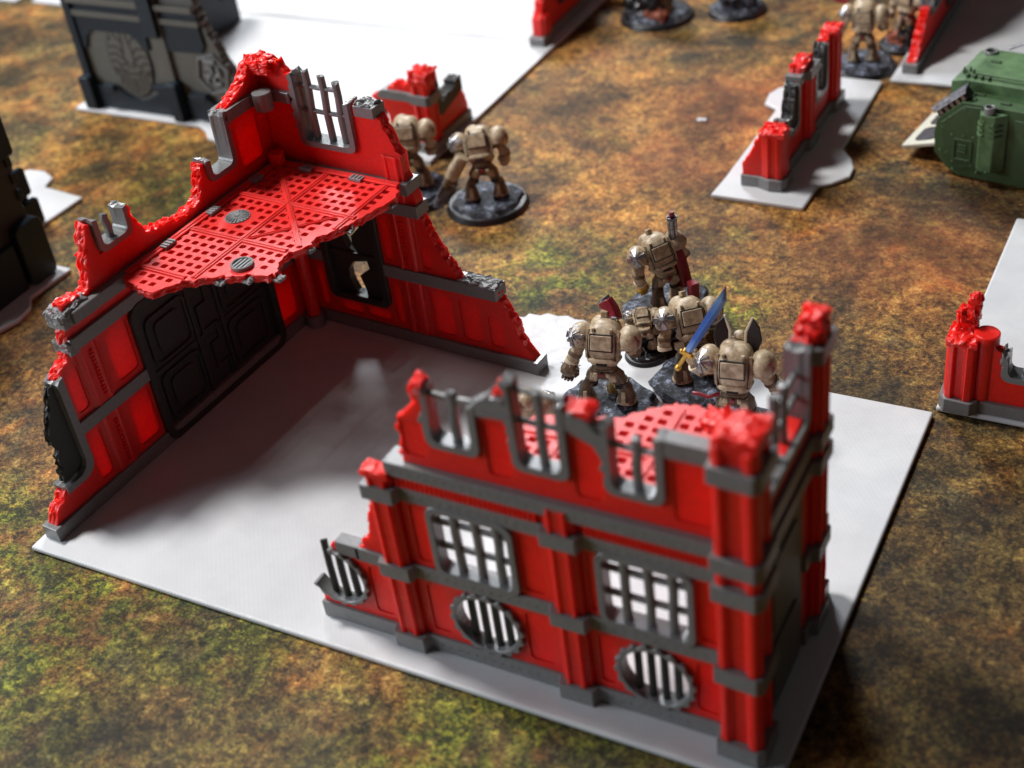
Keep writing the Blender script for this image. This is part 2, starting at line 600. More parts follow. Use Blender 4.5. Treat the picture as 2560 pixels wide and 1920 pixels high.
def slab(name, loops, w0, w1, F, m, parent, bevel=0.025, nl=5, chip=0.035, seed=None, **kw):
    SEED[0] += 1
    sd = SEED[0] if seed is None else seed
    L2 = [roughen(L, seed=sd * 3 + i) for i, L in enumerate(loops)]
    v2, fl, tris = fill(L2)
    anyr = any(fl)
    n = len(v2)
    layers = nl if anyr else 1
    rg = random.Random(sd)
    vs = []
    for k in range(layers + 1):
        ww = w0 + (w1 - w0) * k / layers
        for i in range(n):
            du = dv = 0
            if fl[i]:
                du, dv = rg.gauss(0, chip), rg.gauss(0, chip)
            vs.append(F(v2[i].x + du, v2[i].y + dv, ww))
    cnt = {}
    for a, b, c in tris:
        for e in ((a, b), (b, c), (c, a)):
            cnt[e] = cnt.get(e, 0) + 1
    fs = [(a, c, b) for a, b, c in tris] + [(a + layers * n, b + layers * n, c + layers * n) for a, b, c in tris]
    for (a, b) in cnt:
        if (b, a) not in cnt:
            for k in range(layers):
                fs.append((a + k * n, b + k * n, b + (k + 1) * n, a + (k + 1) * n))
    used = sorted({i for f in fs for i in f})
    mp = {j: i for i, j in enumerate(used)}
    me = mesh_from([vs[j] for j in used], [tuple(mp[i] for i in f) for f in fs])
    return link(name, me, m, parent, bevel=0 if anyr else bevel, **kw)


def rrect(x0, z0, x1, z1, r=0.3, n=5):
    out = []
    for cx, cz, a0 in ((x1 - r, z0 + r, -90), (x1 - r, z1 - r, 0), (x0 + r, z1 - r, 90), (x0 + r, z0 + r, 180)):
        for i in range(n + 1):
            a = R(a0 + 90 * i / n)
            out.append((cx + r * math.cos(a), cz + r * math.sin(a)))
    return out


def circ(cx, cz, r, n=28, a0=0, a1=360):
    full = abs(a1 - a0) >= 360
    k = n if full else n + 1
    return [(cx + r * math.cos(R(a0 + (a1 - a0) * i / n)), cz + r * math.sin(R(a0 + (a1 - a0) * i / n))) for i in range(k)]


def gear(cx, cz, r0, r1, teeth):
    out = []
    for i in range(teeth * 4):
        a = 2 * math.pi * i / (teeth * 4)
        r = r1 if i % 4 in (0, 1) else r0
        out.append((cx + r * math.cos(a), cz + r * math.sin(a)))
    return out


def rod(name, F, pts, r, m, parent, w=0.0, n=8, flat=1.0, jag=True):
    P = []
    for q in pts:
        P.append(F(q[0], q[1], w if len(q) < 3 else q[2]))
    vs, fs = limb(P, [r] * len(P), n=n, power=3.2, flat=flat)
    if jag:
        vs = [Vector(v) for v in vs]
        rg = random.Random(int(abs(P[-1].x * 91 + P[-1].z * 37)))
        for i in range(len(vs) - n, len(vs)):
            vs[i] += Vector((0, 0, rg.uniform(-0.10, 0.08)))
    return link(name, mesh_from(vs, fs), m, parent, smooth=False, bevel=0.02)


def rubble(name, c, d, m, parent, seed=0, sub=6, amp=0.16):
    bm = bmesh.new()
    bmesh.ops.create_cube(bm, size=1)
    bmesh.ops.subdivide_edges(bm, edges=bm.edges[:], cuts=2 * sub, use_grid_fill=True)
    for v in bm.verts:
        p = Vector((v.co.x * d[0], v.co.y * d[1], v.co.z * d[2]))
        q = p * 3.1 + Vector((seed * 7.3, seed * 1.7, seed))
        k = (noise.noise_vector(q) + 0.6 * noise.noise_vector(q * 2.7) + 0.3 * noise.noise_vector(q * 6)) * amp
        top = max(0, v.co.z + 0.35)
        edge = min(1, 2 * max(abs(v.co.x), abs(v.co.y)))
        v.co = p + k * (0.25 + top) - Vector((0, 0, top * edge * d[2] * 0.35 * (0.6 + noise.noise(q))))
        v.co += Vector(c)
    me = bpy.data.meshes.new('m')
    bm.to_mesh(me)
    bm.free()
    return link(name, me, m, parent, smooth=False)


def ring(name, outer, inner, w0, w1, F, m, parent, **kw):
    return slab(name, [outer, inner], w0, w1, F, m, parent, **kw)


def band(name, F, z0, z1, prof, wb, m, parent, **kw):
    """prof: list of (u, w) step outline of the outward side; wb: back w"""
    FF = Frame(F.o, F.u, F.w, F.v)
    out = [(u, w) for u, w in prof] + [(prof[-1][0], wb), (prof[0][0], wb)]
    return slab(name, [out], z0, z1, FF, m, parent, **kw)


def steps(u0, u1, w, bumps, wp):
    pr = [(u0, w)]
    for a, b in bumps:
        ch = 0.12
        if a - ch <= u0:
            pr = [(u0, wp)]
        else:
            pr += [(a - ch, w), (a, wp)]
        if b + ch >= u1:
            pr += [(u1, wp)]
            return pr
        pr += [(b, wp), (b + ch, w)]
    pr.append((u1, w))
    return pr


def pilaster(name, F, c, hw, z0, z1, w0, w1, m, parent, flute=True):
    FF = Frame(F.o, F.u, F.w, F.v)
    d = w1 - w0
    if flute:
        out = [(c - hw, w0), (c - hw, w0 + d * .5), (c - hw * .72, w0 + d * .55), (c - hw * .62, w0 + d * .95), (c - hw * .45, w1),
               (c - hw * .35, w0 + d * .78), (c + hw * .35, w0 + d * .78), (c + hw * .45, w1), (c + hw * .62, w0 + d * .95), (c + hw * .72, w0 + d * .55), (c + hw, w0 + d * .5), (c + hw, w0)]
    else:
        out = [(c - hw, w0), (c - hw, w1), (c + hw, w1), (c + hw, w0)]
    return slab(name, [out], z0, z1, FF, m, parent, bevel=0.02)


def rivets(name, F, pts, r, m, parent):
    A = Acc()
    for (u, z, w) in pts:
        A.cyl(F(u, z, w - 0.02), F(u, z, w + r * 0.6), r, r * 0.6, 6)
    return A.build(name, m, parent, kind='stuff')


# ------------------------------------------------------------------ mat and table plates
def plane_obj(name, x0, y0, x1, y1, z, m, **kw):
    me = mesh_from([(x0, y0, z), (x1, y0, z), (x1, y1, z), (x0, y1, z)], [(0, 1, 2, 3)])
    return link(name, me, m, **kw)


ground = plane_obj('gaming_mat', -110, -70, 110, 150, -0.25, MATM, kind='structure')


def tag(o, label, cat, group=None):
    o['label'] = label
    o['category'] = cat
    if group:
        o['group'] = group
    return o


FZ = Frame((0, 0, 0), (1, 0, 0), (0, 1, 0), (0, 0, 1))


def plate(name, pts, label, z0=-0.235, z1=0.0, parent=None):
    o = slab(name, [pts], z0, z1, FZ, WHITE, parent, bevel=0.10, seg=3) if True else None
    if parent is None:
        tag(o, label, 'base plate')
    return o


def lump(cx, cy, r, a0, a1, n=14, seed=1):
    rg = random.Random(seed)
    return [(cx + r * (1 + 0.10 * math.sin(3.1 * i + seed) + rg.uniform(-.03, .03)) * math.cos(R(a0 + (a1 - a0) * i / n)),
             cy + r * (1 + 0.10 * math.sin(3.1 * i + seed)) * 0.62 * math.sin(R(a0 + (a1 - a0) * i / n))) for i in range(n + 1)]


main_plate = plate('base_plate', [(0, 0), (30.2, 0), (30.1, 19.15)] + [(21, 19.1), (16.2, 19.2)] + lump(13.4, 19.2, 2.6, 10, 170, 16, 3)[0:17] + [(10, 19.2), (0, 19.1)],
                   'large white printed base plate under the two red ruins in front')
# ------------------------------------------------------------------ ruin in the foreground (right)
def window_grid(F, x0, z0, x1, z1, parent, vb, hb, w0=-.2, w1=.34, jog=0.04):
    fr = ring('window_frame', rrect(x0, z0, x1, z1, .42), rrect(x0 + .24, z0 + .24, x1 - .24, z1 - .24, .26), w0, w1, F, GREY, parent)
    rg = random.Random(int(x0 * 10))
    for x in vb:
        rod('window_bar', F, [(x, z0 + .2), (x + rg.uniform(-jog, jog), z0 + (z1 - z0) * .33), (x + rg.uniform(-jog, jog) * 2, z0 + (z1 - z0) * .62), (x, z1 - .2)], .145, GREY, fr, w=.02, jag=False)
    for z in hb:
        rod('window_bar', F, [(x0 + .2, z), ((x0 + x1) / 2, z + rg.uniform(-.03, .03)), (x1 - .2, z)], .11, GREY, fr, w=-.02, jag=False)
    return fr


def u_frame(name, F, x0, x1, zb, zl, zr, t, parent, w0=-.36, w1=.42, r=.35, bars=(), hbars=()):
    """broken U shaped window frame, opening x0..x1, bottom zb"""
    def arc(cx, cz, rr, a0, a1):
        return [(cx + rr * math.cos(R(a0 + (a1 - a0) * i / 4)), cz + rr * math.sin(R(a0 + (a1 - a0) * i / 4))) for i in range(5)]
    out = [(x0 - t, zl, 1), (x0 - t, zb + r)] + arc(x0 - t + r, zb - t + r, r, 180, 270) + arc(x1 + t - r, zb - t + r, r, 270, 360) + [(x1 + t, zr, 1), (x1, zr - .08)]
    ri = r * .7
    out += arc(x1 - ri, zb + ri, ri, 0, -90) + arc(x0 + ri, zb + ri, ri, -90, -180) + [(x0, zl - .1, 1)]
    out = [out[0]] + out[1:]
    # first point begins the rough left tip: reorder so that tip segments are rough
    fr = slab(name, [out], w0, w1, F, GREY, parent, chip=.03)
    for (a, b) in bars:
        rod('window_bar', F, [(a, zb - .05), (a - .03, zb + (b - zb) * .4), (a + .04, zb + (b - zb) * .75), (a + .01, b)], .145, GREY, fr)
    for z, a, b in hbars:
        rod('window_bar', F, [(a, z), ((a + b) / 2, z - .03), (b, z)], .095, GREY, fr, jag=False)
    return fr


B1 = empty('ruined_building', 'red and grey ruin in the foreground with two barred windows and round grilles', 'ruin', (20, 1.6, 0), 0)
FR = Frame((-20, -.14, 0), (1, 0, 0), (0, 0, 1), (0, -1, 0))     # u = world x
SD = Frame((8.8, -1.6, 0), (0, 1, 0), (0, 0, 1), (1, 0, 0))   # u = world y

wall_out = [(13.25, 0), (28.5, 0), (28.5, 11.3), (26.75, 11.25), (26.6, 11.4), (26.6, 9.25), (24.85, 9.25), (24.85, 11.2, 1), (24.4, 11.55, 1), (23.8, 11.75), (23.7, 11.9),
            (23.7, 9.35), (21.95, 9.35), (21.95, 12.0, 1), (21.7, 11.9, 1), (20.85, 11.2), (20.8, 9.4), (19.1, 9.4), (19.0, 11.45, 1), (18.75, 10.9, 1), (18.1, 10.2, 1), (17.95, 9.0, 1), (17.85, 7.9),
            (17.2, 7.75), (16.5, 7.7, 1), (16.3, 6.7, 1), (16.05, 5.6, 1), (15.9, 4.6, 1), (15.4, 3.95), (14.6, 3.75, 1), (14.15, 3.55)]
arc0 = circ(14.15, 2.2, 1.15, 16, 80, -150)
wall_out += arc0 + [(13.25, 1.3)]
holes1 = [rrect(18.5, 3.9, 21.42, 6.78, .35), rrect(24.3, 3.9, 27.25, 6.78, .35), circ(20.0, 2.05, 1.2), circ(25.9, 1.95, 1.2)]
pan = [(18.05, 8.75, 19.0 - .15, 10.1), (21.0, 8.75, 21.8, 10.8), (23.85, 8.75, 24.7, 11.0), (26.85, 8.75, 28.0, 10.9),
       (17.75, 4.15, 18.25, 6.6), (21.6, 4.15, 22.4, 6.6), (23.9, 4.15, 24.15, 6.6), (27.4, 4.15, 28.1, 6.6),
       (17.8, .95, 18.5, 3.1), (21.45, .95, 22.35, 3.1), (24.0, .95, 24.5, 3.1), (27.25, .95, 28.05, 3.1), (15.5, .95, 16.2, 3.1)]


def wall_with_panels(F, out, holes, pans, parent, w=.25, r=.16, recess=.05, thick=.16, outer=True):
    loops = [out] + holes + [rrect(a, b, c, d, min(r, (c - a) / 2.2)) for a, b, c, d in pans]
    wl = slab('wall', loops, -w, w, F, RED, parent)
    for a, b, c, d in pans:
        e = -.002
        q = rrect(a - e, b - e, c + e, d + e, min(r, (c - a) / 2.2))
        p0 = slab('panel', [q], w - recess - thick if outer else -w + recess, w - recess if outer else -w + recess + thick, F, REDP, wl, bevel=0)
    return wl


W1 = wall_with_panels(FR, wall_out, holes1, pan, B1, w=.18, thick=.14)
wo = [(1.86, 0), (5.5, 0), (8.2, 0), (8.5, .9, 1), (8.35, 2.2, 1), (8.0, 3.4), (7.95, 4.0, 1), (7.75, 5.5, 1), (7.75, 7.5), (7.75, 11.9, 1), (6.6, 12.2, 1), (6.2, 11.5), (6.1, 9.6), (2.1, 9.3), (2.0, 11.2), (1.86, 11.3)]
W2 = slab('wall', [wo, rrect(2.3, 0.01, 5.5, 6.9, .4)], -.25, .25, SD, RED, B1)
# door leaf on the side wall
dr = slab('side_door', [rrect(2.2, 0.0, 5.6, 7.0, .4)], -.1, .32, SD, DOORG, B1)
slab('door_panel', [rrect(2.7, .5, 5.1, 3.0, .3)], .32, .40, SD, DOORG, dr)
slab('door_panel', [rrect(2.7, 3.5, 5.1, 6.4, .3)], .32, .40, SD, DOORG, dr)
bm_ = [(16.35, 17.5), (22.6, 23.8), (28.2, 29.5)]
for nm, z0, z1, u0, ww, wp in (('base_band', 0, .68, 13.15, .42, .98), ('storey_band', 3.35, 3.93, 15.2, .40, .96), ('lower_cornice', 6.75, 7.32, 16.3, .40, .96)):
    band(nm, FR, z0, z1, steps(u0, 29.25, ww - .12, bm_, wp - .36), -.42, GREY, B1)
band('cornice', FR, 7.88, 8.42, steps(17.3, 29.25, .44, [(28.2, 29.5)], .8), -.40, GREY, B1)
# dentil ribs under the cornice
A = Acc()
x = 17.6
while x < 28.1:
    if not (22.5 < x < 23.9):
        A.box(FR(x, 7.6, .20), (.07, .22, .5))
    x += .17
A.build('dentil_course', RED, B1, kind='stuff')
band('storey_band', FR, 3.40, 3.95, [(14.4, .28), (15.35, .28)], -.22, GREY, B1)
for c in (16.92, 23.2):
    pilaster('pilaster', FR, c, .50, .6, 7.75 if c < 20 else 8.2, .15, .54, RED, B1)
rubble('broken_cap', FR(16.92, 7.85, .25), (1.0, .6, .3), RED, B1, 3, amp=.05)
# corner column
FC = Frame((8.8, -.30, 0), (1, 0, 0), (0, 1, 0), (0, 0, 1))
cp = [(-.62, -.60), (-.40, -.68), (-.2, -.52), (.2, -.52), (.38, -.72), (.55, -.72), (.70, -.55), (.70, -.36), (.52, -.2), (.52, .22), (.68, .4), (.60, .62), (-.62, .62)]
slab('corner_column', [[(a, b) for a, b in cp]], .5, 12.3, FC, RED, B1, bevel=.03)
rubble('broken_cap', (8.85, -.28, 12.45), (1.25, 1.25, .55), RED, B1, 9, amp=.06)
co = [(-.72, -.74), (.62, -.82), (.82, -.62), (.80, .66), (-.72, .7)]
for z0, z1 in ((0, .7), (3.33, 3.95), (6.72, 7.34), (7.85, 8.45), (11.05, 11.66)):
    slab('column_band', [co], z0, z1, FC, GREY, B1)
# side bands and far pillar
for nm, z0, z1 in (('lower_cornice', 6.98, 7.5), ('cornice', 7.9, 8.45)):
    band(nm, SD, z0, z1, steps(1.9, 7.9, .42, [(6.35, 7.55)], .66), -.42, GREY, B1)
band('storey_band', SD, 3.35, 3.93, steps(5.75, 8.1, .42, [(6.35, 7.55)], .66), -.42, GREY, B1)
band('base_band', SD, 0, .66, steps(5.75, 8.35, .42, [(6.35, 7.55)], .66), -.42, GREY, B1)
band('top_band', SD, 11.1, 11.66, steps(6.1, 7.8, .38, [(6.35, 7.6)], .66), -.42, GREY, B1)
pilaster('pilaster', SD, 6.95, .5, .6, 12.1, .2, .62, RED, B1)
rubble('broken_cap', SD(7.05, 12.2, .15), (.7, .7, .7), RED, B1, 12, amp=.12)
rubble('broken_cap', SD(6.4, 11.75, .0), (.5, .6, .5), RED, B1, 14, amp=.14)
# side window with many broken bars
fs_ = u_frame('window_frame', SD, 2.35, 5.75, 9.45, 11.9, 12.0, .28, B1, bars=[(3.1, 11.3), (3.9, 11.7), (4.7, 11.5)], hbars=[(10.3, 2.3, 5.8), (11.1, 2.3, 5.8)])
# front windows
window_grid(FR, 18.42, 3.82, 21.5, 6.85, B1, (19.3, 20.02, 20.76), (6.0, 4.98))
window_grid(FR, 24.22, 3.8, 27.35, 6.85, B1, (25.05, 25.8, 26.55), (6.0, 4.98))
for cx, cz in ((20.0, 2.05), (25.9, 1.95)):
    g = ring('round_grille', gear(cx, cz, 1.28, 1.38, 18), circ(cx, cz, 1.14), -.2, .34, FR, GREY, B1, bevel=.02)
    for k in range(4):
        xx = cx - .66 + .44 * k
        h = math.sqrt(1.17 ** 2 - (xx - cx) ** 2)
        rod('grille_bar', FR, [(xx, cz - h), (xx, cz + h)], .125, DARK, g, jag=False)
go = [(14.15 + (1.3 if i % 4 < 2 else 1.22) * math.cos(R(a)), 2.2 + (1.3 if i % 4 < 2 else 1.22) * math.sin(R(a))) for i, a in enumerate(range(-150, 100, 5))]
gi = [(14.15 + 1.10 * math.cos(R(a)), 2.2 + 1.10 * math.sin(R(a))) for a in range(95, -155, -5)]
g = slab('round_grille', [go + gi], -.2, .34, FR, GREY, B1)
for xx, zz0, zz1 in ((13.72, 1.2, 3.6), (14.2, 1.1, 3.35), (14.68, 1.25, 3.15)):
    rod('grille_bar', FR, [(xx, zz0), (xx - .02, (zz0 + zz1) / 2), (xx, zz1)], .12, DARK, g)
# upper broken frames
u_frame('window_frame', FR, 19.25, 20.6, 9.62, 11.6, 11.3, .24, B1, w0=-.24, w1=.32, bars=[(19.98, 11.5)], hbars=[(11.25, 19.2, 20.7)])
u_frame('window_frame', FR, 22.15, 23.5, 9.55, 12.5, 12.1, .24, B1, w0=-.24, w1=.32, bars=[(22.85, 12.2)], hbars=[(11.0, 22.0, 23.6), (12.1, 22.0, 23.7)])
u_frame('window_frame', FR, 25.05, 26.4, 9.5, 11.7, 11.7, .24, B1, w0=-.24, w1=.32, bars=[(25.76, 11.3)], hbars=[(10.9, 25.0, 26.5)])
for pts in ([(20.75, 11.0), (21.95, 11.1), (21.95, 11.95, 1), (21.5, 11.8, 1), (20.9, 11.45, 1), (20.75, 11.3)],
            [(23.7, 11.3), (24.85, 10.75), (24.85, 11.35, 1), (24.4, 11.7, 1), (23.7, 12.0)],
            [(26.6, 11.08), (28.3, 11.08), (28.3, 11.68), (26.6, 11.68)]):
    slab('coping', [pts], -.22, .30, FR, GREY, B1)
rubble('broken_cap', FR(24.05, 11.85, -.05), (.95, .6, .35), RED, B1, 21, amp=.05)
rubble('broken_cap', FR(21.75, 12.05, 0), (.35, .4, .4), RED, B1, 22, amp=.1)
rubble('broken_tip', FR(18.95, 11.45, 0), (.4, .6, .7), RED, B1, 23, amp=.12)
rv = []
for z in (.34, 3.64, 7.04):
    for k in range(60):
        u = 15.4 + k * .33
        if 17.75 < u < 28.0 and not 22.4 < u < 24.0:
            rv.append((u, z, .30 if z < 1 else .28))
for k in range(34):
    rv.append((17.6 + k * .31, 8.15, .44))
rivets('rivets', FR, rv, .045, GREY, B1)


def grid_floor(F, outline, x0, y0, nx, ny, parent, z0, z1, m, sx=.5, sy=.46, hs=.145, skip=lambda x, y: False, tile=3.0, diag=True, name='floor_grating'):
    loops = [outline]
    hs2 = hs
    ring_ = [(q[0], q[1]) for q in outline]

    def ins(x, y):
        c = False
        j = len(ring_) - 1
        for i in range(len(ring_)):
            xi, yi = ring_[i]
            xj, yj = ring_[j]
            if (yi > y) != (yj > y) and x < (xj - xi) * (y - yi) / (yj - yi) + xi:
                c = not c
            j = i
        return c
    hl = []
    for tx in range(nx):
        for ty in range(ny):
            for i in range(6):
                for j in range(6):
                    x = x0 + tx * tile + .36 + i * .455
                    y = y0 + ty * tile + .36 + j * .455
                    if diag and abs((x - x0) - (ny * tile - (y - y0))) < .27:
                        continue
                    if all(ins(x + a * .28, y + b * .28) for a in (-1, 1) for b in (-1, 1)) and not skip(x, y):
                        hl.append(rrect(x - hs2, y - hs2 * .9, x + hs2, y + hs2 * .9, .05, 1))
    fl = slab(name, [outline] + hl, z0, z1, F, m, parent, chip=.02)
    return fl


# floor of the foreground ruin
FF1 = Frame((-20, -1.6, 0), (1, 0, 0), (0, 1, 0), (0, 0, 1))
fo = [(18.1, 1.95), (28.5, 1.95), (28.5, 6.9), (27.4, 7.1, 1), (26.2, 6.6, 1), (25.4, 6.85, 1), (24.7, 6.75, 1), (24.0, 6.2, 1), (23.4, 5.5, 1), (22.4, 5.2, 1), (21.3, 5.0, 1), (20.4, 4.4, 1), (19.5, 3.2, 1), (18.4, 2.6, 1)]
f1 = grid_floor(FF1, fo, 19.0, 1.0, 4, 2, B1, 8.0, 8.3, REDF, hs=.155, diag=False)
for x in (22.0, 25.0):
    slab('seam_strip', [[(x - .12, 2.0), (x + .12, 2.0), (x + .12, 5.2 + (x > 24) * 1.3), (x - .12, 5.0 + (x > 24) * 1.3)]], 8.3, 8.36, FF1, REDF, f1)
slab('seam_strip', [[(19.7, 3.9), (28.3, 3.9), (28.3, 4.14), (19.9, 4.14)]], 8.302, 8.362, FF1, REDF, f1)
for i, (x, y) in enumerate(((26.3, 6.3), (27.2, 6.0))):
    rubble('floor_rubble', FF1(x, y, 8.4), (1.0, .8, .3), REDF, f1, 30 + i, amp=.08)

# ------------------------------------------------------------------ ruin at the left
B2 = empty('ruined_building', 'tall red ruin at left with a grated upper floor and dark double door', 'ruin', (2.1, 17.1, 0), R(-3.7))
LG = Frame((-.42, 0, 0), (0, -1, 0), (0, 0, 1), (1, 0, 0))
SH = Frame((0, .42, 0), (1, 0, 0), (0, 0, 1), (0, -1, 0))
lo = [(-.65, 0), (16.3, 0), (16.3, .55), (16.15, .95, 1), (15.35, 1.65, 1), (15.2, 1.8), (14.3, 1.8), (13.95, 2.1), (13.95, 5.8), (14.0, 6.1, 1), (13.2, 6.6, 1), (12.95, 7.4, 1), (12.95, 8.3, 1), (12.5, 8.7, 1), (11.4, 8.5, 1), (11.1, 8.8, 1), (10.75, 10.3, 1), (10.45, 10.9),
      (10.3, 10.8), (10.25, 9.45), (8.5, 9.45), (8.4, 10.6, 1), (8.2, 10.1, 1), (7.9, 9.3, 1), (7.6, 9.0, 1), (5.6, 8.65, 1), (4.9, 8.75, 1), (4.45, 9.2, 1), (4.3, 9.8, 1), (4.2, 10.2), (4.0, 10.1), (3.9, 9.25), (2.2, 9.25), (2.15, 11.6, 1), (1.95, 11.7, 1), (1.4, 11.85, 1), (.8, 12.1, 1), (.3, 12.7, 1), (-.2, 12.9, 1), (-.65, 12.7, 1)]
lp = [(.75, .85, 2.0, 3.15), (.75, 4.15, 2.0, 6.5), (10.15, .85, 11.35, 3.15), (10.15, 4.15, 11.35, 6.5), (12.95, .85, 13.65, 3.15), (12.95, 4.15, 13.6, 6.2),
      (.45, 8.75, 1.85, 10.95), (4.6, 8.2, 5.2, 8.45)]
slots = [(12.05, .8, 12.3, 3.1), (12.05, 4.2, 12.3, 6.45)]
W3 = wall_with_panels(LG, lo, [rrect(2.3, .01, 9.75, 6.6, .5)], lp + slots, B2, r=.22)
soo = [(-.65, 0), (11.9, 0), (11.9, .6), (11.4, 1.2, 1), (11.15, 2.0, 1), (10.8, 2.7, 1), (10.4, 3.4, 1), (10.35, 3.8, 1), (8.55, 3.95, 1), (8.05, 4.8, 1), (7.4, 5.8, 1), (7.05, 6.7), (7.0, 7.5), (6.75, 8.3), (6.6, 8.6), (6.6, 9.5, 1), (6.3, 9.95, 1), (6.1, 10.5, 1), (5.9, 10.95, 1), (5.6, 11.2, 1), (4.7, 11.45, 1), (4.5, 11.4),
      (4.45, 9.3), (1.65, 9.3), (1.55, 12.35, 1), (1.3, 12.3, 1), (.95, 12.8, 1), (.4, 12.9, 1), (-.2, 13.0, 1), (-.65, 12.8, 1)]
sp = [(.55, .85, 1.0, 3.1), (1.6, .8, 2.9, 1.4), (3.1, .8, 4.5, 1.4), (4.8, .85, 5.25, 3.1), (6.85, .85, 8.0, 3.1), (8.35, .85, 9.4, 3.05), (9.75, .85, 10.5, 2.5), (4.75, 4.15, 5.25, 6.4), (6.75, 4.15, 7.3, 5.4)]
sslots = [(5.9, .8, 6.15, 3.1), (5.9, 4.15, 6.15, 6.4)]
W4 = wall_with_panels(SH, soo, [rrect(1.5, 1.75, 4.5, 6.4, .3)], sp + sslots, B2, r=.22)
# bands
bb = dict(m=GREY, parent=B2)
for F, nm, z0, z1, u0, u1, ww in ((LG, 'base_band', 0, .6, .0, 16.5, .42), (LG, 'storey_band', 3.35, 3.9, 9.85, 13.95, .40), (LG, 'storey_band', 3.35, 3.9, .0, 2.15, .40),
                                  (LG, 'lower_cornice', 6.68, 7.25, .0, 12.95, .42), (LG, 'cornice', 7.8, 8.32, .0, 12.55, .62),
                                  (SH, 'base_band', .002, .602, .0, 12.1, .42), (SH, 'storey_band', 3.35, 3.93, 4.65, 10.45, .40), (SH, 'storey_band', 3.35, 3.93, .0, 1.35, .40),
                                  (SH, 'lower_cornice', 6.69, 7.26, .0, 7.1, .42), (SH, 'cornice', 7.81, 8.33, .0, 6.9, .56),
                                  (LG, 'top_band', 11.1, 11.62, -.0, 2.25, .46), (SH, 'top_band', 11.11, 11.6, .0, 1.5, .46), (SH, 'top_band', 11.02, 11.5, 4.75, 5.75, .40)):
    band(nm, F, z0, z1, [(u0, ww), (u1, ww)], -.42, GREY, B2)
for F, u, z, d in ((SH, 9.5, 3.95, (1.7, .7, .22)), (LG, 12.75, 8.1, (.5, .9, .7)), (SH, 5.25, 11.5, (.8, .7, .25)), (LG, 12.9, 6.9, (.4, .8, .6)), (LG, 12.2, 8.35, (1.2, .9, .3))):
    p = F(u, z, 0)
    dd = d if F is SH else (d[1], d[0], d[2])
    rubble('broken_edge', p, dd, GREYL, B2, int(u * 3), amp=.12)
# pilasters on the inside
pilaster('pilaster', LG, 12.25, .62, .55, 6.75, .2, .36, RED, B2)
pilaster('pilaster', SH, 6.05, .66, .55, 7.9, .2, .36, RED, B2)
pilaster('pilaster', SH, 6.15, .5, 8.2, 9.4, .2, .42, RED, B2)
# beads in the slots
A = Acc()
for (F, u, a, b) in ((LG, 12.17, .85, 3.05), (LG, 12.17, 4.25, 6.4), (SH, 6.02, .85, 3.05), (SH, 6.02, 4.2, 6.35)):
    z = a
    while z < b:
        A.box(F(u, z, .33), (.16, .16, .10))
        z += .17
A.build('beading', REDP, B2, kind='stuff')
# corner column with round collars
A = Acc(); A.cyl((.42, -.42, .5), (.42, -.42, 6.7), .30, n=16)
A.build('corner_column', RED, B2, smooth=False)
A = Acc(); A.cyl((.42, -.42, 8.3), (.42, -.42, 11.1), .26, n=16)
for z0, z1, r in ((0, .62, .42), (6.6, 7.3, .38), (10.95, 11.75, .42)):
    q = Acc(); q.cyl((.45, -.45, z0), (.45, -.45, z1), r, n=20)
    q.build('column_collar', GREY, B2, bevel=.03)
q = Acc(); q.cyl((.4, -.4, 8.32), (.4, -.4, 8.9), .34, n=20); q.build('column_collar', RED, B2, bevel=.03)
rubble('broken_cap', (.25, .2, 12.65), (1.1, .85, .6), RED, B2, 41, amp=.15)
# double door
dd = slab('double_door', [rrect(2.2, 0.0, 9.9, 6.72, .5)], -.1, .16, LG, DARK, B2)
ring('door_frame', rrect(2.05, -.0, 10.0, 6.78, .55), rrect(2.4, .3, 9.65, 6.45, .4), .1, .47, LG, DARK, dd)
for a, b in ((2.75, 5.1), (7.0, 9.35)):
    for c, d in ((.75, 3.0), (3.45, 5.75)):
        ring('door_moulding', rrect(a, c, b, d, .35, 2), rrect(a + .13, c + .13, b - .13, d - .13, .28, 2), .16, .28, LG, DARK, dd)
        slab('door_panel', [rrect(a + .45, c + .42, b - .45, d - .42, .25, 2)], .16, .27, LG, DARK, dd)
for pts in ([(5.5, .3), (5.5, 1.4), (6.2, 1.4), (6.2, 2.6), (5.7, 2.6), (5.7, 3.4), (6.5, 3.4), (6.5, 4.6), (5.9, 4.6), (5.9, 6.3)],):
    for i in range(len(pts) - 1):
        (a, b), (c, d) = pts[i], pts[i + 1]
        slab('lock_rail', [[(min(a, c) - .07, min(b, d) - .07), (max(a, c) + .07, min(b, d) - .07), (max(a, c) + .07, max(b, d) + .07), (min(a, c) - .07, max(b, d) + .07)]], .16, .25 + .003 * i, LG, DARK, dd, bevel=0)
for u in (5.25, 6.8):
    slab('lock_rail', [rrect(u, .4, u + .14, 6.2, .05, 1)], .16, .30, LG, DARK, dd)
for z in (3.2,):
    slab('cross_rail', [rrect(2.5, z - .12, 9.5, z + .12, .05, 1)], .16, .235, LG, DARK, dd)
# broken oval hatch at the end of the long wall
hz = slab('broken_hatch', [[(14.1, 1.95), (15.2, 1.95, 1), (15.05, 2.7, 1), (14.95, 3.5, 1), (15.05, 4.3, 1), (14.6, 5.2, 1), (14.35, 5.9, 1), (14.1, 6.0)]], -.15, .15, LG, DARK, B2)
fr_ = [(15.35, 1.6, 1), (15.35, 1.85), (14.55, 1.86), (14.25, 2.05), (14.12, 2.35), (14.12, 6.0, 1), (13.8, 6.15), (13.78, 2.2), (13.95, 1.8), (14.3, 1.6)]
slab('hatch_frame', [fr_], -.38, .42, LG, GREY, B2, chip=.03)
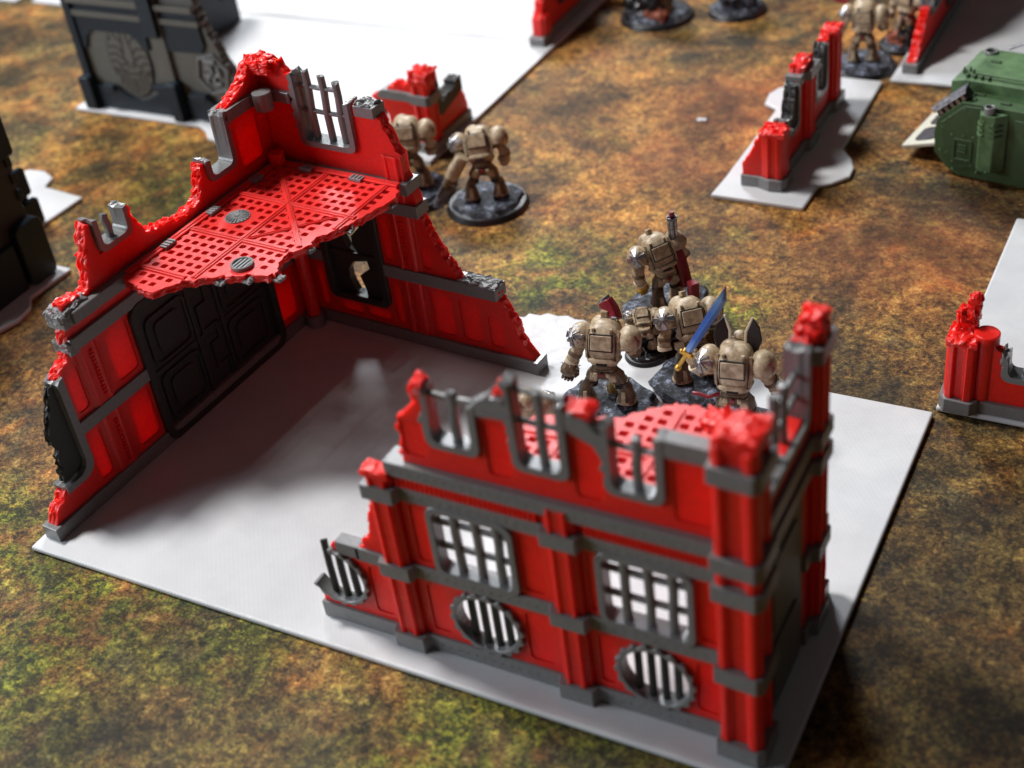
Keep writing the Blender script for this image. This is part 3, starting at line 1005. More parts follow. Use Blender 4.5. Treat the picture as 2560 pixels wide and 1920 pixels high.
# long wall upper frames
u_frame('window_frame', LG, 8.72, 10.02, 9.72, 10.75, 10.95, .24, B2, bars=[(9.32, 10.7)])
u_frame('window_frame', LG, 2.5, 3.75, 9.42, 11.6, 10.25, .24, B2)
# short wall window
u_frame('window_frame', SH, 1.85, 4.25, 9.5, 12.45, 11.55, .25, B2, bars=[(2.25, 12.55), (3.05, 12.45), (3.75, 12.2)], hbars=[(11.85, 1.8, 3.85), (10.75, 1.8, 4.3)])
# hatch with a broken pane in the short wall
h1 = [(2.49, 3.07), (2.85, 3.55), (3.62, 3.72), (3.68, 3.34), (3.05, 2.85), (3.26, 2.15), (3.27, 1.83), (2.74, 1.98), (2.6, 2.25), (2.49, 2.6)]
h2 = [(2.49, 4.84), (3.0, 5.3), (3.6, 5.5), (3.0, 4.9), (3.0, 4.4), (3.24, 4.05), (2.7, 4.3)]
hh = slab('broken_hatch', [rrect(1.4, 1.65, 4.6, 6.5, .35), h1, h2], -.18, .18, SH, DARK, B2)
ring('hatch_frame', rrect(1.3, 1.55, 4.7, 6.6, .45), rrect(1.65, 1.9, 4.35, 6.25, .3), -.3, .43, SH, DARK, hh)
slab('hatch_rail', [rrect(1.7, 3.85, 4.3, 4.1, .08, 2)], .18, .27, SH, DARK, hh)
# floor
FL2 = Frame((0, 0, 0), (1, 0, 0), (0, 1, 0), (0, 0, 1))
fo2 = [(.02, -.02), (.02, -9.75), (.4, -10.0, 1), (1.95, -10.3, 1), (2.3, -9.9, 1), (2.85, -9.1, 1), (3.8, -8.5, 1), (5.1, -7.85, 1), (5.95, -7.55, 1), (5.5, -6.8, 1), (5.45, -6.2, 1), (5.8, -5.4, 1), (5.75, -4.7, 1), (6.3, -3.9, 1), (6.5, -3.0, 1), (6.9, -1.8, 1), (6.95, -.9, 1), (6.6, -.15), (6.5, -.02)]
f2 = grid_floor(FL2, fo2, 0.0, -12.0, 3, 4, B2, 7.98, 8.3, REDF, skip=lambda x, y: math.hypot(x - 1.62, y + 4.6) < .72 or math.hypot(x - 4.3, y + 7.5) < .66, diag=False)


def strip(x0, y0, x1, y1, wd=.24, h=.05, par=f2, z=8.3):
    d = Vector((x1 - x0, y1 - y0)).normalized() * (wd / 2)
    n_ = Vector((-d.y, d.x))
    slab('seam_strip', [[(x0 + n_.x, y0 + n_.y), (x0 - n_.x, y0 - n_.y), (x1 - n_.x, y1 - n_.y), (x1 + n_.x, y1 + n_.y)]], z - .01, z + h, FL2, REDF, par, bevel=.015)
    n3 = n_ * .22
    slab('seam_ridge', [[(x0 + n3.x, y0 + n3.y), (x0 - n3.x, y0 - n3.y), (x1 - n3.x, y1 - n3.y), (x1 + n3.x, y1 + n3.y)]], z + h, z + h + .035, FL2, REDF, par, bevel=.01)


strip(3, -.3, 3, -8.9)
strip(6.1, -.3, 6.1, -4.0)
strip(.3, -3, 6.4, -3, h=.055)
strip(.3, -6, 5.3, -6, h=.055)
strip(.3, -9, 2.7, -9, h=.055)
strip(.45, -.45, 5.6, -5.6, h=.065)
strip(3.1, -5.9, 5.6, -3.2, .16, h=.045)
strip(.22, -.4, .22, -9.6, .34, .08)
strip(.5, -.22, 6.6, -.22, .34, .085)
for c, wdt in (((1.95, -.38), 0), ((4.58, -.38), 0), ((.38, -1.85), 1), ((.38, -4.65), 1), ((.38, -7.4), 1)):
    q = Acc()
    q.box((c[0], c[1], 8.38), (.62, .34, .14) if not wdt else (.36, .62, .14))
    for k in range(3):
        q.box((c[0] + (0 if wdt else (k - 1) * .18), c[1] + (0 if not wdt else (k - 1) * .18), 8.47), (.06, .32, .05) if not wdt else (.34, .06, .05))
    q.build('floor_clip', GREYL, f2, bevel=.015)
# drains
q = Acc()
q.cyl((1.62, -4.6, 8.29), (1.62, -4.6, 8.34), .52, n=28)
for k in range(18):
    a = 2 * math.pi * k / 18
    q.box((1.62 + .31 * math.cos(a), -4.6 + .31 * math.sin(a), 8.36), (.36, .05, .06), Matrix.Rotation(a, 3, 'Z'))
q.cyl((1.62, -4.6, 8.33), (1.62, -4.6, 8.42), .1, n=12)
q.build('floor_drain', GREYL, f2, bevel=.0)
dr_ = ring('floor_drain', circ(4.3, -7.5, .46), circ(4.3, -7.5, .36), 8.29, 8.46, FL2, GREY, f2)
q = Acc()
q.cyl((4.3, -7.5, 8.29), (4.3, -7.5, 8.33), .38, n=24)
q.build('drain_tray', DARK, dr_)
for k in range(4):
    x = 4.3 - .24 + .16 * k
    hh_ = math.sqrt(.37 ** 2 - (x - 4.3) ** 2)
    q = Acc(); q.box((x, -7.5, 8.39), (.07, 2 * hh_, .06)); q.build('drain_slat', GREYL, dr_)
# light grey chips on the broken floor rim
for i, (x, y) in enumerate(((5.8, -5.3), (5.95, -7.4), (6.4, -3.5), (6.9, -1.3), (3.9, -8.45), (4.9, -7.95))):
    rubble('rim_chip', (x, y, 8.06), (.35, .35, .14), GREYL, f2, 60 + i, amp=.08)
# ------------------------------------------------------------------ other base plates
plate('base_plate', [(-26.4, 32.4), (-16.6, 32.4), (-15.8, 32.0), (-15.0, 31.2), (-14.0, 31.0), (-13.1, 31.6), (-12.6, 32.4), (-6.0, 32.6), (-9, 47.8), (-26.4, 47.8)],
      'white base plate with a rounded lump under the dark ruin at upper left')
plate('base_plate', [(-.25, 32.0), (-.15, 47.55), (-11.3, 47.6, 1), (-10.4, 44.0, 1), (-8.0, 38.9, 1), (-6.6, 33.5, 1), (-6.2, 32.2), (-3, 32.0)],
      'white base plate with a torn left edge under the low red corner wall', z1=.02)
plate('base_plate', [(-.1, 47.7), (-.05, 72), (-30, 72), (-30, 48.1), (-12, 47.8)], 'glossy white base plate at the top edge, behind the torn-edged plate', z1=.01)
plate('base_plate', [(-13.0, -2), (-12.7, 11.1), (-12.3, 12.3), (-12.5, 13.4), (-13.2, 14.2), (-13.0, 17.0), (-20, 17.2), (-30, 17.2), (-30, -2)],
      'white base plate with a lumpy edge under the dark ruin cut by the left edge')
plate('base_plate', [(-18.05, 17.6), (-17.75, 23.25), (-20.9, 23.6), (-21.2, 24.6), (-22.3, 25.1), (-23.4, 25.0), (-24.2, 23.9), (-34, 24.2), (-34, 17.6)],
      'white base plate with a lobed edge behind the dark ruin at the left edge', z1=-.02)
plate('base_plate', [(-60, 46.2), (-44.6, 46.2), (-44.2, 60), (-60, 60)], 'small white plate corner at the far upper left corner')
plate('base_plate', [(-43.2, 46.4), (-30.6, 46.3), (-30.6, 60), (-43, 60)], 'white plate edge at the top, left of the dark ruin')
plate('base_plate', [(15.7, 32.75), (20.5, 32.72), (20.55, 35.0), (21.1, 35.4), (21.75, 36.3), (21.7, 37.2), (21.3, 38.1), (20.6, 39.0), (20.45, 47.1), (15.9, 47.1), (15.85, 45.6), (15.1, 45.0), (14.85, 44.2), (15.0, 43.0), (15.85, 42.5), (15.8, 34.6)],
      'narrow white base plate with a lobe on each side under the small red wall')
plate('base_plate', [(20.75, 47.4), (38, 47.45), (38, 66), (20.8, 66)], 'white base plate behind the green tank')
plate('base_plate', [(30.1, 19.45), (44, 19.5), (44, 34.6), (30.15, 34.5)], 'white base plate at the right edge under the low red corner wall')

# ------------------------------------------------------------------ small red walls
B3 = empty('ruined_wall', 'low free-standing red wall with two broken windows on the narrow plate', 'ruin', (18.4, 39, 0))
N = Frame((0, -39, 0), (0, 1, 0), (0, 0, 1), (1, 0, 0))
slab('wall', [[(34.4, 0), (44.3, 0), (44.3, 4.2, 1), (43.2, 4.5, 1), (42.3, 4.3), (42.1, 1.7), (40.1, 1.7), (40.0, 4.1, 1), (39.6, 4.6, 1), (38.8, 4.9, 1), (38.0, 4.7, 1), (37.5, 4.2), (37.4, 1.9), (35.5, 1.9), (35.45, 3.0, 1), (35.0, 2.5, 1), (34.4, 3.0)]], -.26, .26, N, RED, B3)
band('base_band', N, 0, .62, [(34.0, .62), (35.0, .62), (35.1, .42), (38.2, .42), (38.3, .7), (39.8, .7), (39.9, .42), (42.7, .42), (42.8, .7), (44.4, .7)], -.45, GREY, B3)
band('top_band', N, 3.95, 4.45, [(37.5, .42), (38.2, .42), (38.3, .7), (39.8, .7)], -.42, GREY, B3)
u_frame('window_frame', N, 35.75, 37.2, 2.15, 3.1, 4.2, .25, B3, bars=[(36.1, 2.7)])
slab('broken_shutter', [[(36.5, 2.1), (37.3, 2.1), (37.3, 4.3, 1), (36.9, 3.9, 1), (36.6, 3.2, 1)]], -.3, .3, N, DARK, B3)
u_frame('window_frame', N, 40.3, 41.9, 1.95, 4.2, 4.2, .25, B3)
slab('broken_shutter', [[(41.3, 2.0), (42.0, 2.0), (42.0, 4.3, 1), (41.6, 4.0, 1), (41.3, 3.0, 1)]], -.3, .3, N, DARK, B3)
pilaster('pilaster', N, 38.95, .62, .55, 4.0, .2, .62, RED, B3)
pilaster('pilaster', N, 43.5, .62, .55, 4.5, .2, .62, RED, B3)
rubble('broken_cap', (0, -.25, 4.6), (.75, 1.5, .6), RED, B3, 71, amp=.16)
rubble('broken_cap', (.15, 4.5, 4.45), (.9, 1.2, .35), RED, B3, 72, amp=.12)
slab('corner_column', [[(-.5, -.42), (-.1, -.62), (.0, -.5), (.25, -.5), (.35, -.64), (.55, -.5), (.65, -.2), (.65, .45), (-.5, .45)]], .6, 2.95, Frame((0, -4.5, 0), (1, 0, 0), (0, 1, 0), (0, 0, 1)), RED, B3)
slab('column_base', [[(-.6, -.55), (.0, -.78), (.6, -.7), (.8, -.3), (.8, .55), (-.6, .55)]], 0, .62, Frame((0, -4.5, 0), (1, 0, 0), (0, 1, 0), (0, 0, 1)), GREY, B3)
rubble('broken_cap', (.05, -4.55, 3.02), (1.25, 1.1, .3), RED, B3, 73, amp=.14)
S3 = Frame((-18.4, -4.6, 0), (1, 0, 0), (0, 0, 1), (0, -1, 0))
slab('stub_wall', [[(16.95, 0), (18.0, 0), (18.0, 3.0, 1), (17.7, 2.6, 1), (17.4, 2.0, 1), (17.1, 1.4, 1), (16.95, 1.2)]], -.2, .3, S3, RED, B3)
slab('stub_base', [[(16.85, 0), (18.0, 0), (18.0, .6), (16.85, .6)]], -.32, .42, S3, GREY, B3)

B4 = empty('ruined_wall', 'low red corner wall with a broken grille on the torn-edged white plate', 'ruin', (-.8, 33.4, 0))
S4 = Frame((.8, 0, 0), (1, 0, 0), (0, 0, 1), (0, -1, 0))
E4 = Frame((-.1, -33.4, 0), (0, 1, 0), (0, 0, 1), (1, 0, 0))
slab('wall', [[(-3.2, 0), (-.9, 0), (-.9, 4.2), (-1.4, 4.3, 1), (-1.9, 3.7, 1), (-2.3, 4.0, 1), (-3.0, 3.5, 1), (-3.3, 3.2), (-4.1, 3.0), (-4.15, 2.85), (-3.6, 2.7), (-3.2, 1.9)]], -.25, .25, S4, RED, B4)
slab('coping', [[(-3.6, 2.95), (-1.4, 2.9), (-1.4, 3.4), (-3.3, 3.5), (-3.7, 3.2)]], -.36, .42, S4, GREY, B4)
for x in (-4.0, -3.6, -3.25):
    rod('grille_bar', S4, [(x, .7), (x, 1.7), (x, 2.85)], .11, DARK, B4)
band('base_band', S4, 0, .6, [(-4.3, .42), (-1.3, .42)], -.42, GREY, B4)
slab('wall', [[(33.4, 0), (37.3, 0), (37.3, 1.0, 1), (37.0, 1.9, 1), (36.7, 2.5, 1), (36.2, 2.5), (34.3, 1.9), (34.0, 4.4), (33.4, 4.4)]], -.25, .25, E4, RED, B4)
band('base_band', E4, 0, .6, [(33.9, .42), (37.4, .42)], -.42, GREY, B4)
slab('broken_shutter', [[(33.95, 4.4), (34.0, 1.8), (34.4, 1.6), (36.8, 2.1), (36.8, 2.9, 1), (36.2, 2.9, 1), (35.8, 2.4, 1), (35.2, 2.6, 1), (34.6, 2.2), (34.3, 4.5)]], -.38, .40, E4, DARK, B4)
C4 = Frame((0, 0, 0), (1, 0, 0), (0, 1, 0), (0, 0, 1))
cc = [(-.55, -.45), (-.3, -.58), (-.15, -.45), (.15, -.45), (.3, -.6), (.5, -.5), (.52, -.2), (.4, -.1), (.4, .2), (.52, .3), (.4, .5), (-.55, .5)]
slab('corner_column', [cc], .5, 4.3, C4, RED, B4)
for z0, z1 in ((0, .62), (2.9, 3.45)):
    slab('column_band', [[(-.68, -.62), (.45, -.72), (.68, -.5), (.66, .6), (-.68, .6)]], z0, z1, C4, GREY, B4)
rubble('broken_cap', (0, 0, 4.4), (1.15, 1.1, .9), RED, B4, 81, amp=.16)

B5 = empty('ruined_wall', 'red wall cut off by the top edge, standing on the glossy white plate', 'ruin', (-1.2, 48, 0))
E5 = Frame((0, -48, 0), (0, 1, 0), (0, 0, 1), (1, 0, 0))
slab('wall', [[(47.3, 0), (62, 0), (62, 8), (56, 7, 1), (53, 5.5, 1), (52.9, 2.3), (50.2, 2.3), (50.1, 4.6, 1), (48.6, 3.4, 1), (47.8, 2.1, 1), (47.3, 1.6)], rrect(54.5, 2.3, 57.2, 5.5, .3)], -.25, .25, E5, RED, B5)
band('base_band', E5, 0, .6, [(47.0, .6), (48.2, .6), (48.3, .42), (62, .42)], -.42, GREY, B5)
pilaster('pilaster', E5, 47.8, .55, .55, 1.8, .2, .62, RED, B5)
slab('window_frame', [rrect(50.0, 1.5, 53.0, 4.5, .3)], -.3, .36, E5, DARK, B5)
ring('window_frame', rrect(54.3, 2.1, 57.4, 5.7, .3), rrect(54.6, 2.4, 57.1, 5.4, .2), -.3, .4, E5, GREY, B5)

B6 = empty('ruined_wall', 'red wall at the right edge with a pointed corner stub and barred window', 'ruin', (30.9, 20.0, 0))
S6 = Frame((-30.9, 0, 0), (1, 0, 0), (0, 0, 1), (0, -1, 0))
slab('wall', [[(31.0, 0), (38, 0), (38, 3.2, 1), (35.9, 3.3), (35.8, 1.75), (32.35, 1.75), (32.3, 2.9, 1), (31.9, 3.15, 1), (31.4, 3.3, 1), (31.0, 3.3)], rrect(36.6, .8, 37.6, 1.6, .2)], -.25, .25, S6, RED, B6)
u_frame('window_frame', S6, 32.6, 35.6, 1.95, 2.95, 3.2, .25, B6, bars=[(33.25, 2.4), (34.1, 2.6), (34.9, 2.5)])
band('base_band', S6, 0, .55, [(31.2, .42), (38, .42)], -.42, GREY, B6)
C6 = Frame((0, 0, 0), (1, 0, 0), (0, 1, 0), (0, 0, 1))
slab('corner_column', [[(-.62, -.3), (-.5, -.55), (-.3, -.62), (-.2, -.48), (.1, -.5), (.2, -.66), (.45, -.6), (.55, -.4), (.55, .6), (-.62, .6)]], .5, 3.15, C6, RED, B6)
slab('column_base', [[(-.75, -.4), (-.5, -.72), (.5, -.78), (.75, -.5), (.75, .7), (-.75, .7)]], 0, .6, C6, GREY, B6)
rubble('broken_cap', (-.05, 0, 3.2), (1.15, 1.2, .3), RED, B6, 91, amp=.14)
q = Acc(); q.cyl((.75, .1, .5), (.75, .1, 3.5), .48, n=24); q.build('round_post', RED, B6, bevel=.04)
rubble('broken_cap', (-.05, .5, 3.7), (.7, .7, 1.2), RED, B6, 92, amp=.2)
rubble('broken_tip', (.15, .6, 4.3), (.38, .4, 1.1), RED, B6, 93, amp=.12)
E6 = Frame((-.1, -20, 0), (0, 1, 0), (0, 0, 1), (1, 0, 0))
slab('wall', [[(20.5, 0), (24, 0), (23.9, .8, 1), (22.4, 1.4, 1), (21.5, 2.6, 1), (20.9, 3.8, 1), (20.5, 4.0)]], -.25, .25, E6, RED, B6)

B7 = empty('ruined_wall', 'red sloping wall end at the top right, beside the standing miniature', 'ruin', (21.6, 49, 0))
E7 = Frame((0, -49, 0), (0, 1, 0), (0, 0, 1), (1, 0, 0))
slab('wall', [[(48.5, 0), (64, 0), (64, 9), (56, 7, 1), (54.2, 5.8, 1), (54.1, 2.5), (51.4, 2.2), (51.3, 2.9, 1), (50.2, 2.0, 1), (49.2, 1.0, 1), (48.5, .6)]], -.25, .25, E7, RED, B7)
u_frame('window_frame', E7, 51.5, 53.9, 2.5, 3.2, 6.0, .3, B7)
slab('broken_shutter', [[(51.6, 2.3), (54.3, 2.4), (54.3, 6.2, 1), (53.2, 5.0, 1), (52.1, 3.6, 1)]], -.34, .30, E7, GREYL, B7)
slab('closed_hatch', [rrect(55.2, 1.0, 58.5, 6.0, .4)], -.3, .4, E7, DARK, B7)
band('base_band', E7, 0, .55, [(48.2, .4), (64, .4)], -.42, GREY, B7)

# ------------------------------------------------------------------ dark ruin at the upper left
B8 = empty('dark_ruin', 'dark grey-brown ruin with an oval relief and angular emblem at upper left', 'ruin', (-25, 33.5, 0))
D8 = Frame((25, 0, 0), (1, 0, 0), (0, 0, 1), (0, -1, 0))
slab('wall', [[(-25.1, 0), (-14.7, 0), (-14.6, .9, 1), (-13.9, 1.8, 1), (-13.6, 2.8, 1), (-13.9, 3.5, 1), (-14.4, 4.8, 1), (-15.0, 6.0, 1), (-15.3, 7.0, 1), (-15.4, 9), (-17, 11, 1), (-25.1, 11)]], -.3, .35, D8, BRN, B8)
band('wall_rail', D8, 6.0, 6.35, [(-24.9, .62), (-15.1, .62)], -.32, BRN, B8)
band('wall_rail', D8, 6.85, 7.2, [(-24.9, .70), (-15.3, .70)], -.32, BRN, B8)
band('rail_backing', D8, 6.35, 6.85, [(-24.9, .45), (-15.2, .45)], -.31, BLU, B8)
band('wall_rail', D8, 8.2, 8.6, [(-24.9, .70), (-15.4, .70)], -.32, BRN, B8)
for a, b in ((-24.9, -19.4), (-17.9, -15.2)):
    pts = [(a, 6.0), (a, 3.9), (a + .5, 3.9), (a + .8, 4.7), (a + 1.3, 5.1), (b - 1.3, 5.1), (b - .8, 4.7), (b - .5, 4.2), (b, 4.2), (b, 6.0)] if a < -20 else [(a, 6.0), (a, 4.3), (a + 1.6, 4.35), (b - .2, 4.4), (b + .1, 4.9), (b, 6.0)]
    slab('upper_plating', [pts], .35, .52, D8, BLU, B8)
for pts in ([(-24.6, 0), (-18.1, 0), (-18.1, 2.1), (-19.5, 1.9), (-19.7, 1.35), (-20.6, .95), (-21.3, .72), (-21.8, .85), (-22.9, 1.45), (-24.0, 1.5), (-24.6, 1.5)],
            [(-17.6, 0), (-14.9, 0), (-14.9, .7), (-15.3, 1.1), (-15.8, 1.65), (-16.9, 1.65), (-17.1, 1.3), (-17.6, 1.3)]):
    slab('skirting_plate', [pts], .35, .62, D8, BLU, B8, bevel=.05)
for a, b, z in ((-23.8, -22.9, 1.55), (-19.7, -18.4, 1.98), (-17.0, -15.7, 1.72)):
    slab('skirting_lug', [rrect(a, z - .28, b, z + .12, .1, 2)], .5, .86, D8, BLU, B8, bevel=.05)
slab('buttress', [rrect(-25.5, 0, -24.6, 2.15, .15, 2)], -.3, 1.05, D8, BLU, B8, bevel=.08)
slab('buttress', [rrect(-25.3, 0, -24.7, 11, .05, 1)], .3, .66, D8, BLU, B8, bevel=.04)
slab('buttress', [rrect(-18.35, 0, -17.65, 2.4, .1, 2)], .3, 1.15, D8, BLU, B8, bevel=.08)
slab('buttress', [rrect(-18.95, 2.3, -17.95, 11, .05, 1)], .3, .60, D8, BRN, B8, bevel=.06)
slab('buttress_shoe', [rrect(-19.15, 5.2, -18.1, 11, .05, 1)], .3, .9, D8, BLU, B8, bevel=.06)
# oval relief: staves and chevrons clipped by the oval
oc, orx, orz = (-21.25, 3.35), 1.68, 2.42
ov = slab('oval_relief', [[(oc[0] + orx * math.cos(R(a)), oc[1] + orz * math.sin(R(a))) for a in range(0, 360, 10)]], .34, .40, D8, BLU, B8)


slab('oval_boss', [[(oc[0] + orx * .93 * math.cos(R(a)), oc[1] + orz * .94 * math.sin(R(a))) for a in range(0, 360, 10)]], .40, .47, D8, BRN, ov)
cx, cz = oc


def groove(pts, wd=.13):
    P = []
    for i in range(len(pts) - 1):
        (x0, z0), (x1, z1) = pts[i], pts[i + 1]
        for k in range(10):
            P.append((x0 + (x1 - x0) * k / 10, z0 + (z1 - z0) * k / 10))
    P.append(pts[-1])
    P = [(x, z) for x, z in P if (x / (orx * .9)) ** 2 + (z / (orz * .91)) ** 2 < 1]
    if len(P) < 2:
        return
    L_, R_ = [], []
    for i, (x, z) in enumerate(P):
        a_, b_ = P[max(0, i - 1)], P[min(len(P) - 1, i + 1)]
        d = math.hypot(b_[0] - a_[0], b_[1] - a_[1]) or 1
        nx, nz = -(b_[1] - a_[1]) / d * wd / 2, (b_[0] - a_[0]) / d * wd / 2
        L_.append((cx + x + nx, cz + z + nz))
        R_.append((cx + x - nx, cz + z - nz))
    slab('relief_groove', [L_ + R_[::-1]], .465, .485, D8, BLACK, ov, bevel=0)


for s in (-1, 1):
    groove([(s * .18, -.55), (s * .18, -.2), (s * .42, .15), (s * .3, .9), (s * .22, 1.3), (s * .22, 2.4)])
    groove([(s * .75, 2.2), (s * .75, 1.55), (s * .32, 1.15)])
    groove([(s * .36, .45), (s * .75, .85), (s * 1.5, .8)])
    groove([(s * .5, .05), (s * .95, .4), (s * 1.6, .3)])
    groove([(s * .3, -.15), (s * .75, -.35), (s * 1.15, -.05), (s * 1.7, -.2)])
    groove([(s * 1.1, 1.9), (s * 1.1, 1.35), (s * 1.4, 1.1)])
    for k, x in enumerate((.12, .42, .72, 1.02, 1.3)):
        groove([(s * x, -2.4), (s * x, -.75 - .12 * (k % 2) + .03 * k), (s * (x + .2), -.45 - .12 * (k % 2))] if k else [(s * x, -2.4), (s * x, -1.1)])
groove([(-.3, -.75), (0, -.9), (.3, -.75)])
# angular emblem
em = (-15.05, 3.1)
hx = [(em[0] + 1.25 * math.cos(R(a)), em[1] + 1.35 * math.sin(R(a))) for a in (75, 15, -45, -105, -165, 135)]
hx2 = [(em[0] + 1.12 * math.cos(R(a)), em[1] + 1.2 * math.sin(R(a))) for a in (75, 15, -45, -105, -165, 135)]
eb = ring('angular_emblem', hx, hx2, .34, .50, D8, GREY, B8)
slab('emblem_bar', [[(em[0] - .5, em[1] + .95), (em[0] + .4, em[1] + 1.0), (em[0] + .35, em[1] + .7), (em[0] - .4, em[1] + .65)]], .35, .55, D8, GREY, eb)
for k, a in enumerate((100, 190, 280, 10)):
    c_, s_ = math.cos(R(a)), math.sin(R(a))

    def tr(x, y):
        return (em[0] + x * c_ - y * s_, em[1] - .1 + x * s_ + y * c_)
    slab('emblem_arm', [[tr(.12, -.12), tr(.62, -.12), tr(.62, .42), tr(.42, .42), tr(.42, .1), tr(.12, .1)]], .35, .50 + .003 * k, D8, GREY, eb)
# side wing
E8 = Frame((.7, -33.5, 0), (0, 1, 0), (0, 0, 1), (1, 0, 0))
slab('side_wall', [[(34, 0), (46.5, 0), (46.6, 3.0, 1), (46, 5.5, 1), (44, 7.5, 1), (34, 11)]], -.3, .3, E8, BRN, B8)
slab('skirting_plate', [[(34, 0), (46.7, 0), (46.7, 2.2), (46.0, 2.6), (45.2, 2.0), (43.5, 3.0), (40, 2.6), (34, 2.5)]], .3, .5, E8, BLU, B8)

# ------------------------------------------------------------------ dark ruin at the left edge
B9 = empty('dark_ruin', 'black and grey ruin with blue edges cut off by the left edge', 'ruin', (-14.4, 16.4, 0))
E9 = Frame((0, 0, 0), (0, -1, 0), (0, 0, 1), (1, 0, 0))   # u runs toward the viewer
slab('wall', [[(0, 0), (14, 0), (14, 12), (0, 12.5)], rrect(3.6, 2.6, 7.4, 9.0, .6)], -.35, .3, E9, DARK, B9)
ring('window_frame', rrect(3.3, 2.3, 7.7, 9.3, .7), rrect(3.9, 2.9, 7.1, 8.7, .5), -.1, .5, E9, BLU, B9, )
for i, z in enumerate((4.3, 5.8, 7.3)):
    slab('window_slat', [rrect(3.7, z - .15, 7.3, z + .2, .05, 1)], -.1, .2, E9, BLU, B9)
slab('buttress', [rrect(-.3, 0, 1.5, 3.3, .4, 3)], -.5, .85, E9, BLU, B9, bevel=.12)
slab('buttress', [rrect(-.35, 6.6, 1.0, 9.6, .2, 2)], -.55, .6, E9, BLU, B9, bevel=.1)
slab('buttress', [rrect(-.35, 9.9, .9, 13, .2, 2)], -.6, .7, E9, BLU, B9, bevel=.1)
slab('skirting_plate', [[(1.6, 0), (14, 0), (14, 1.9), (4, 1.9), (3.2, 2.6), (1.6, 2.6)]], .3, .6, E9, BLU, B9, bevel=.06)
slab('skirting_plate', [[(1.1, 9.2), (14, 9.2), (14, 12.6), (.9, 12.6)]], .3, .55, E9, BLU, B9, bevel=.06)
for z in (4.2, 5.1, 6.0, 8.9):
    slab('corner_stud', [rrect(-.15, z, .2, z + .55, .08, 2)], -.45, .42, E9, BLU, B9, bevel=.05)
S9 = Frame((14.4, 0, 0), (1, 0, 0), (0, 0, 1), (0, -1, 0))
slab('rear_wall', [[(-18.6, 0), (-14.5, 0), (-14.5, 11), (-16.5, 8, 1), (-17.6, 5, 1), (-18.5, 2.6, 1)]], -.3, .3, S9, BLU, B9)
B10 = empty('dark_ruin', 'low blue-edged dark wall behind the dark ruin at the left edge', 'ruin', (-18.6, 20, 0))
E10 = Frame((0, 0, 0), (0, -1, 0), (0, 0, 1), (1, 0, 0))
slab('wall', [[(-.2, 0), (3, 0), (3, 7.0, 1), (1.6, 5.8, 1), (.6, 4.4, 1), (-.1, 3.2, 1), (-.2, 1.6)]], -.3, .3, E10, BLU, B10)
slab('wall_block', [rrect(-.5, 0, .9, 1.5, .15, 2)], .3, .65, E10, BLU, B10, bevel=.06)
slab('wall_block', [rrect(-.3, 1.8, 1.2, 3.4, .15, 2)], .3, .6, E10, BLU, B10, bevel=.06)

# ------------------------------------------------------------------ green tank
TK = empty('toy_tank', 'green model tank with a white ramp lowered at its left end', 'tank', (25.3, 38.2, -.25), R(-9))
TS = Frame((0, 0, 0), (1, 0, 0), (0, 0, 1), (0, -1, 0))
pod = [(.1, 1.15), (.7, .45), (1.3, .12), (9.6, .12), (10.6, 1.2), (10.8, 2.9), (9.6, 4.0), (2.0, 4.05), (1.3, 4.05), (.12, 2.9), (.02, 2.2)]
for k, (w0, w1) in enumerate(((-1.45, .02), (-6.1, -4.65))):
    p = slab('track_pod', [pod], w0, w1, TS, GREEN_SHADED, TK, bevel=.025)
    tr_ = [(u + (.12 if u < 5 else -.12), z + (.08 if z > 2 else -.07)) for u, z in pod]
    slab('track', [[(.35, 1.0), (.85, .3), (1.4, -.0), (9.5, -.0), (10.4, 1.0), (9.5, 1.1), (1.5, 1.0)]], w0 + .12, w1 - .25, TS, BLACK, p)
side = slab('side_armour', [[(.35, 2.85), (1.45, 3.9), (2.35, 3.95), (2.35, .75), (1.3, .5), (.6, 1.2)]], .02, .12, TS, GREEND, TK, bevel=.03)
slab('side_armour', [[(3.9, .7), (10.2, .7), (10.2, 3.6), (3.9, 3.6)]], .02, .10, TS, GREEND, TK, bevel=.03)
vn = ring('side_vent', rrect(1.05, 1.0, 2.0, 2.15, .04, 1), rrect(1.15, 1.1, 1.9, 2.05, .03, 1), .12, .17, TS, GREEND, TK, bevel=.01)
for k in range(3):
    slab('vent_slat', [rrect(1.3, 1.45 + k * .17, 1.72, 1.53 + k * .17, .02, 1)], .12, .19, TS, GREEND, vn, bevel=.01)
TP = Frame((0, 0, 0), (1, 0, 0), (0, 1, 0), (0, 0, 1))
ex = slab('exhaust_housing', [[(2.25, -.1), (2.45, -.62), (3.15, -.62), (3.6, -.1)]], .9, 3.85, TP, GREEN, TK, bevel=.03)
for z in (2.75, 3.02, 3.3):
    slab('exhaust_slat', [[(2.22, -.3), (2.40, -.70), (2.62, -.70), (2.62, -.3)]], z, z + .12, TP, GREEN, ex, bevel=.02)
    slab('exhaust_slat', [[(2.9, -.3), (2.9, -.70), (3.2, -.70), (3.5, -.3)]], z, z + .12, TP, GREEND, ex, bevel=.02)
ring('exhaust_pipe', circ(2.75, -.32, .27, 18), circ(2.75, -.32, .17, 18), 3.8, 4.22, TP, GREY, ex)
hull = slab('hull', [[(.25, 2.0), (.25, 4.45), (.9, 4.62), (10.4, 4.62), (10.6, 2.0)]], -4.9, -1.2, TS, GREEN, TK, bevel=.05)
slab('rear_opening', [[(.2, 1.0), (.245, 1.0), (.245, 2.6), (.2, 2.6)]], -4.6, -1.5, TS, BLACK, TK, bevel=0)
slab('lower_hull', [[(.9, .3), (10.4, .3), (10.4, 2.2), (.9, 2.2)]], -4.7, -1.4, TS, BLACK, TK)
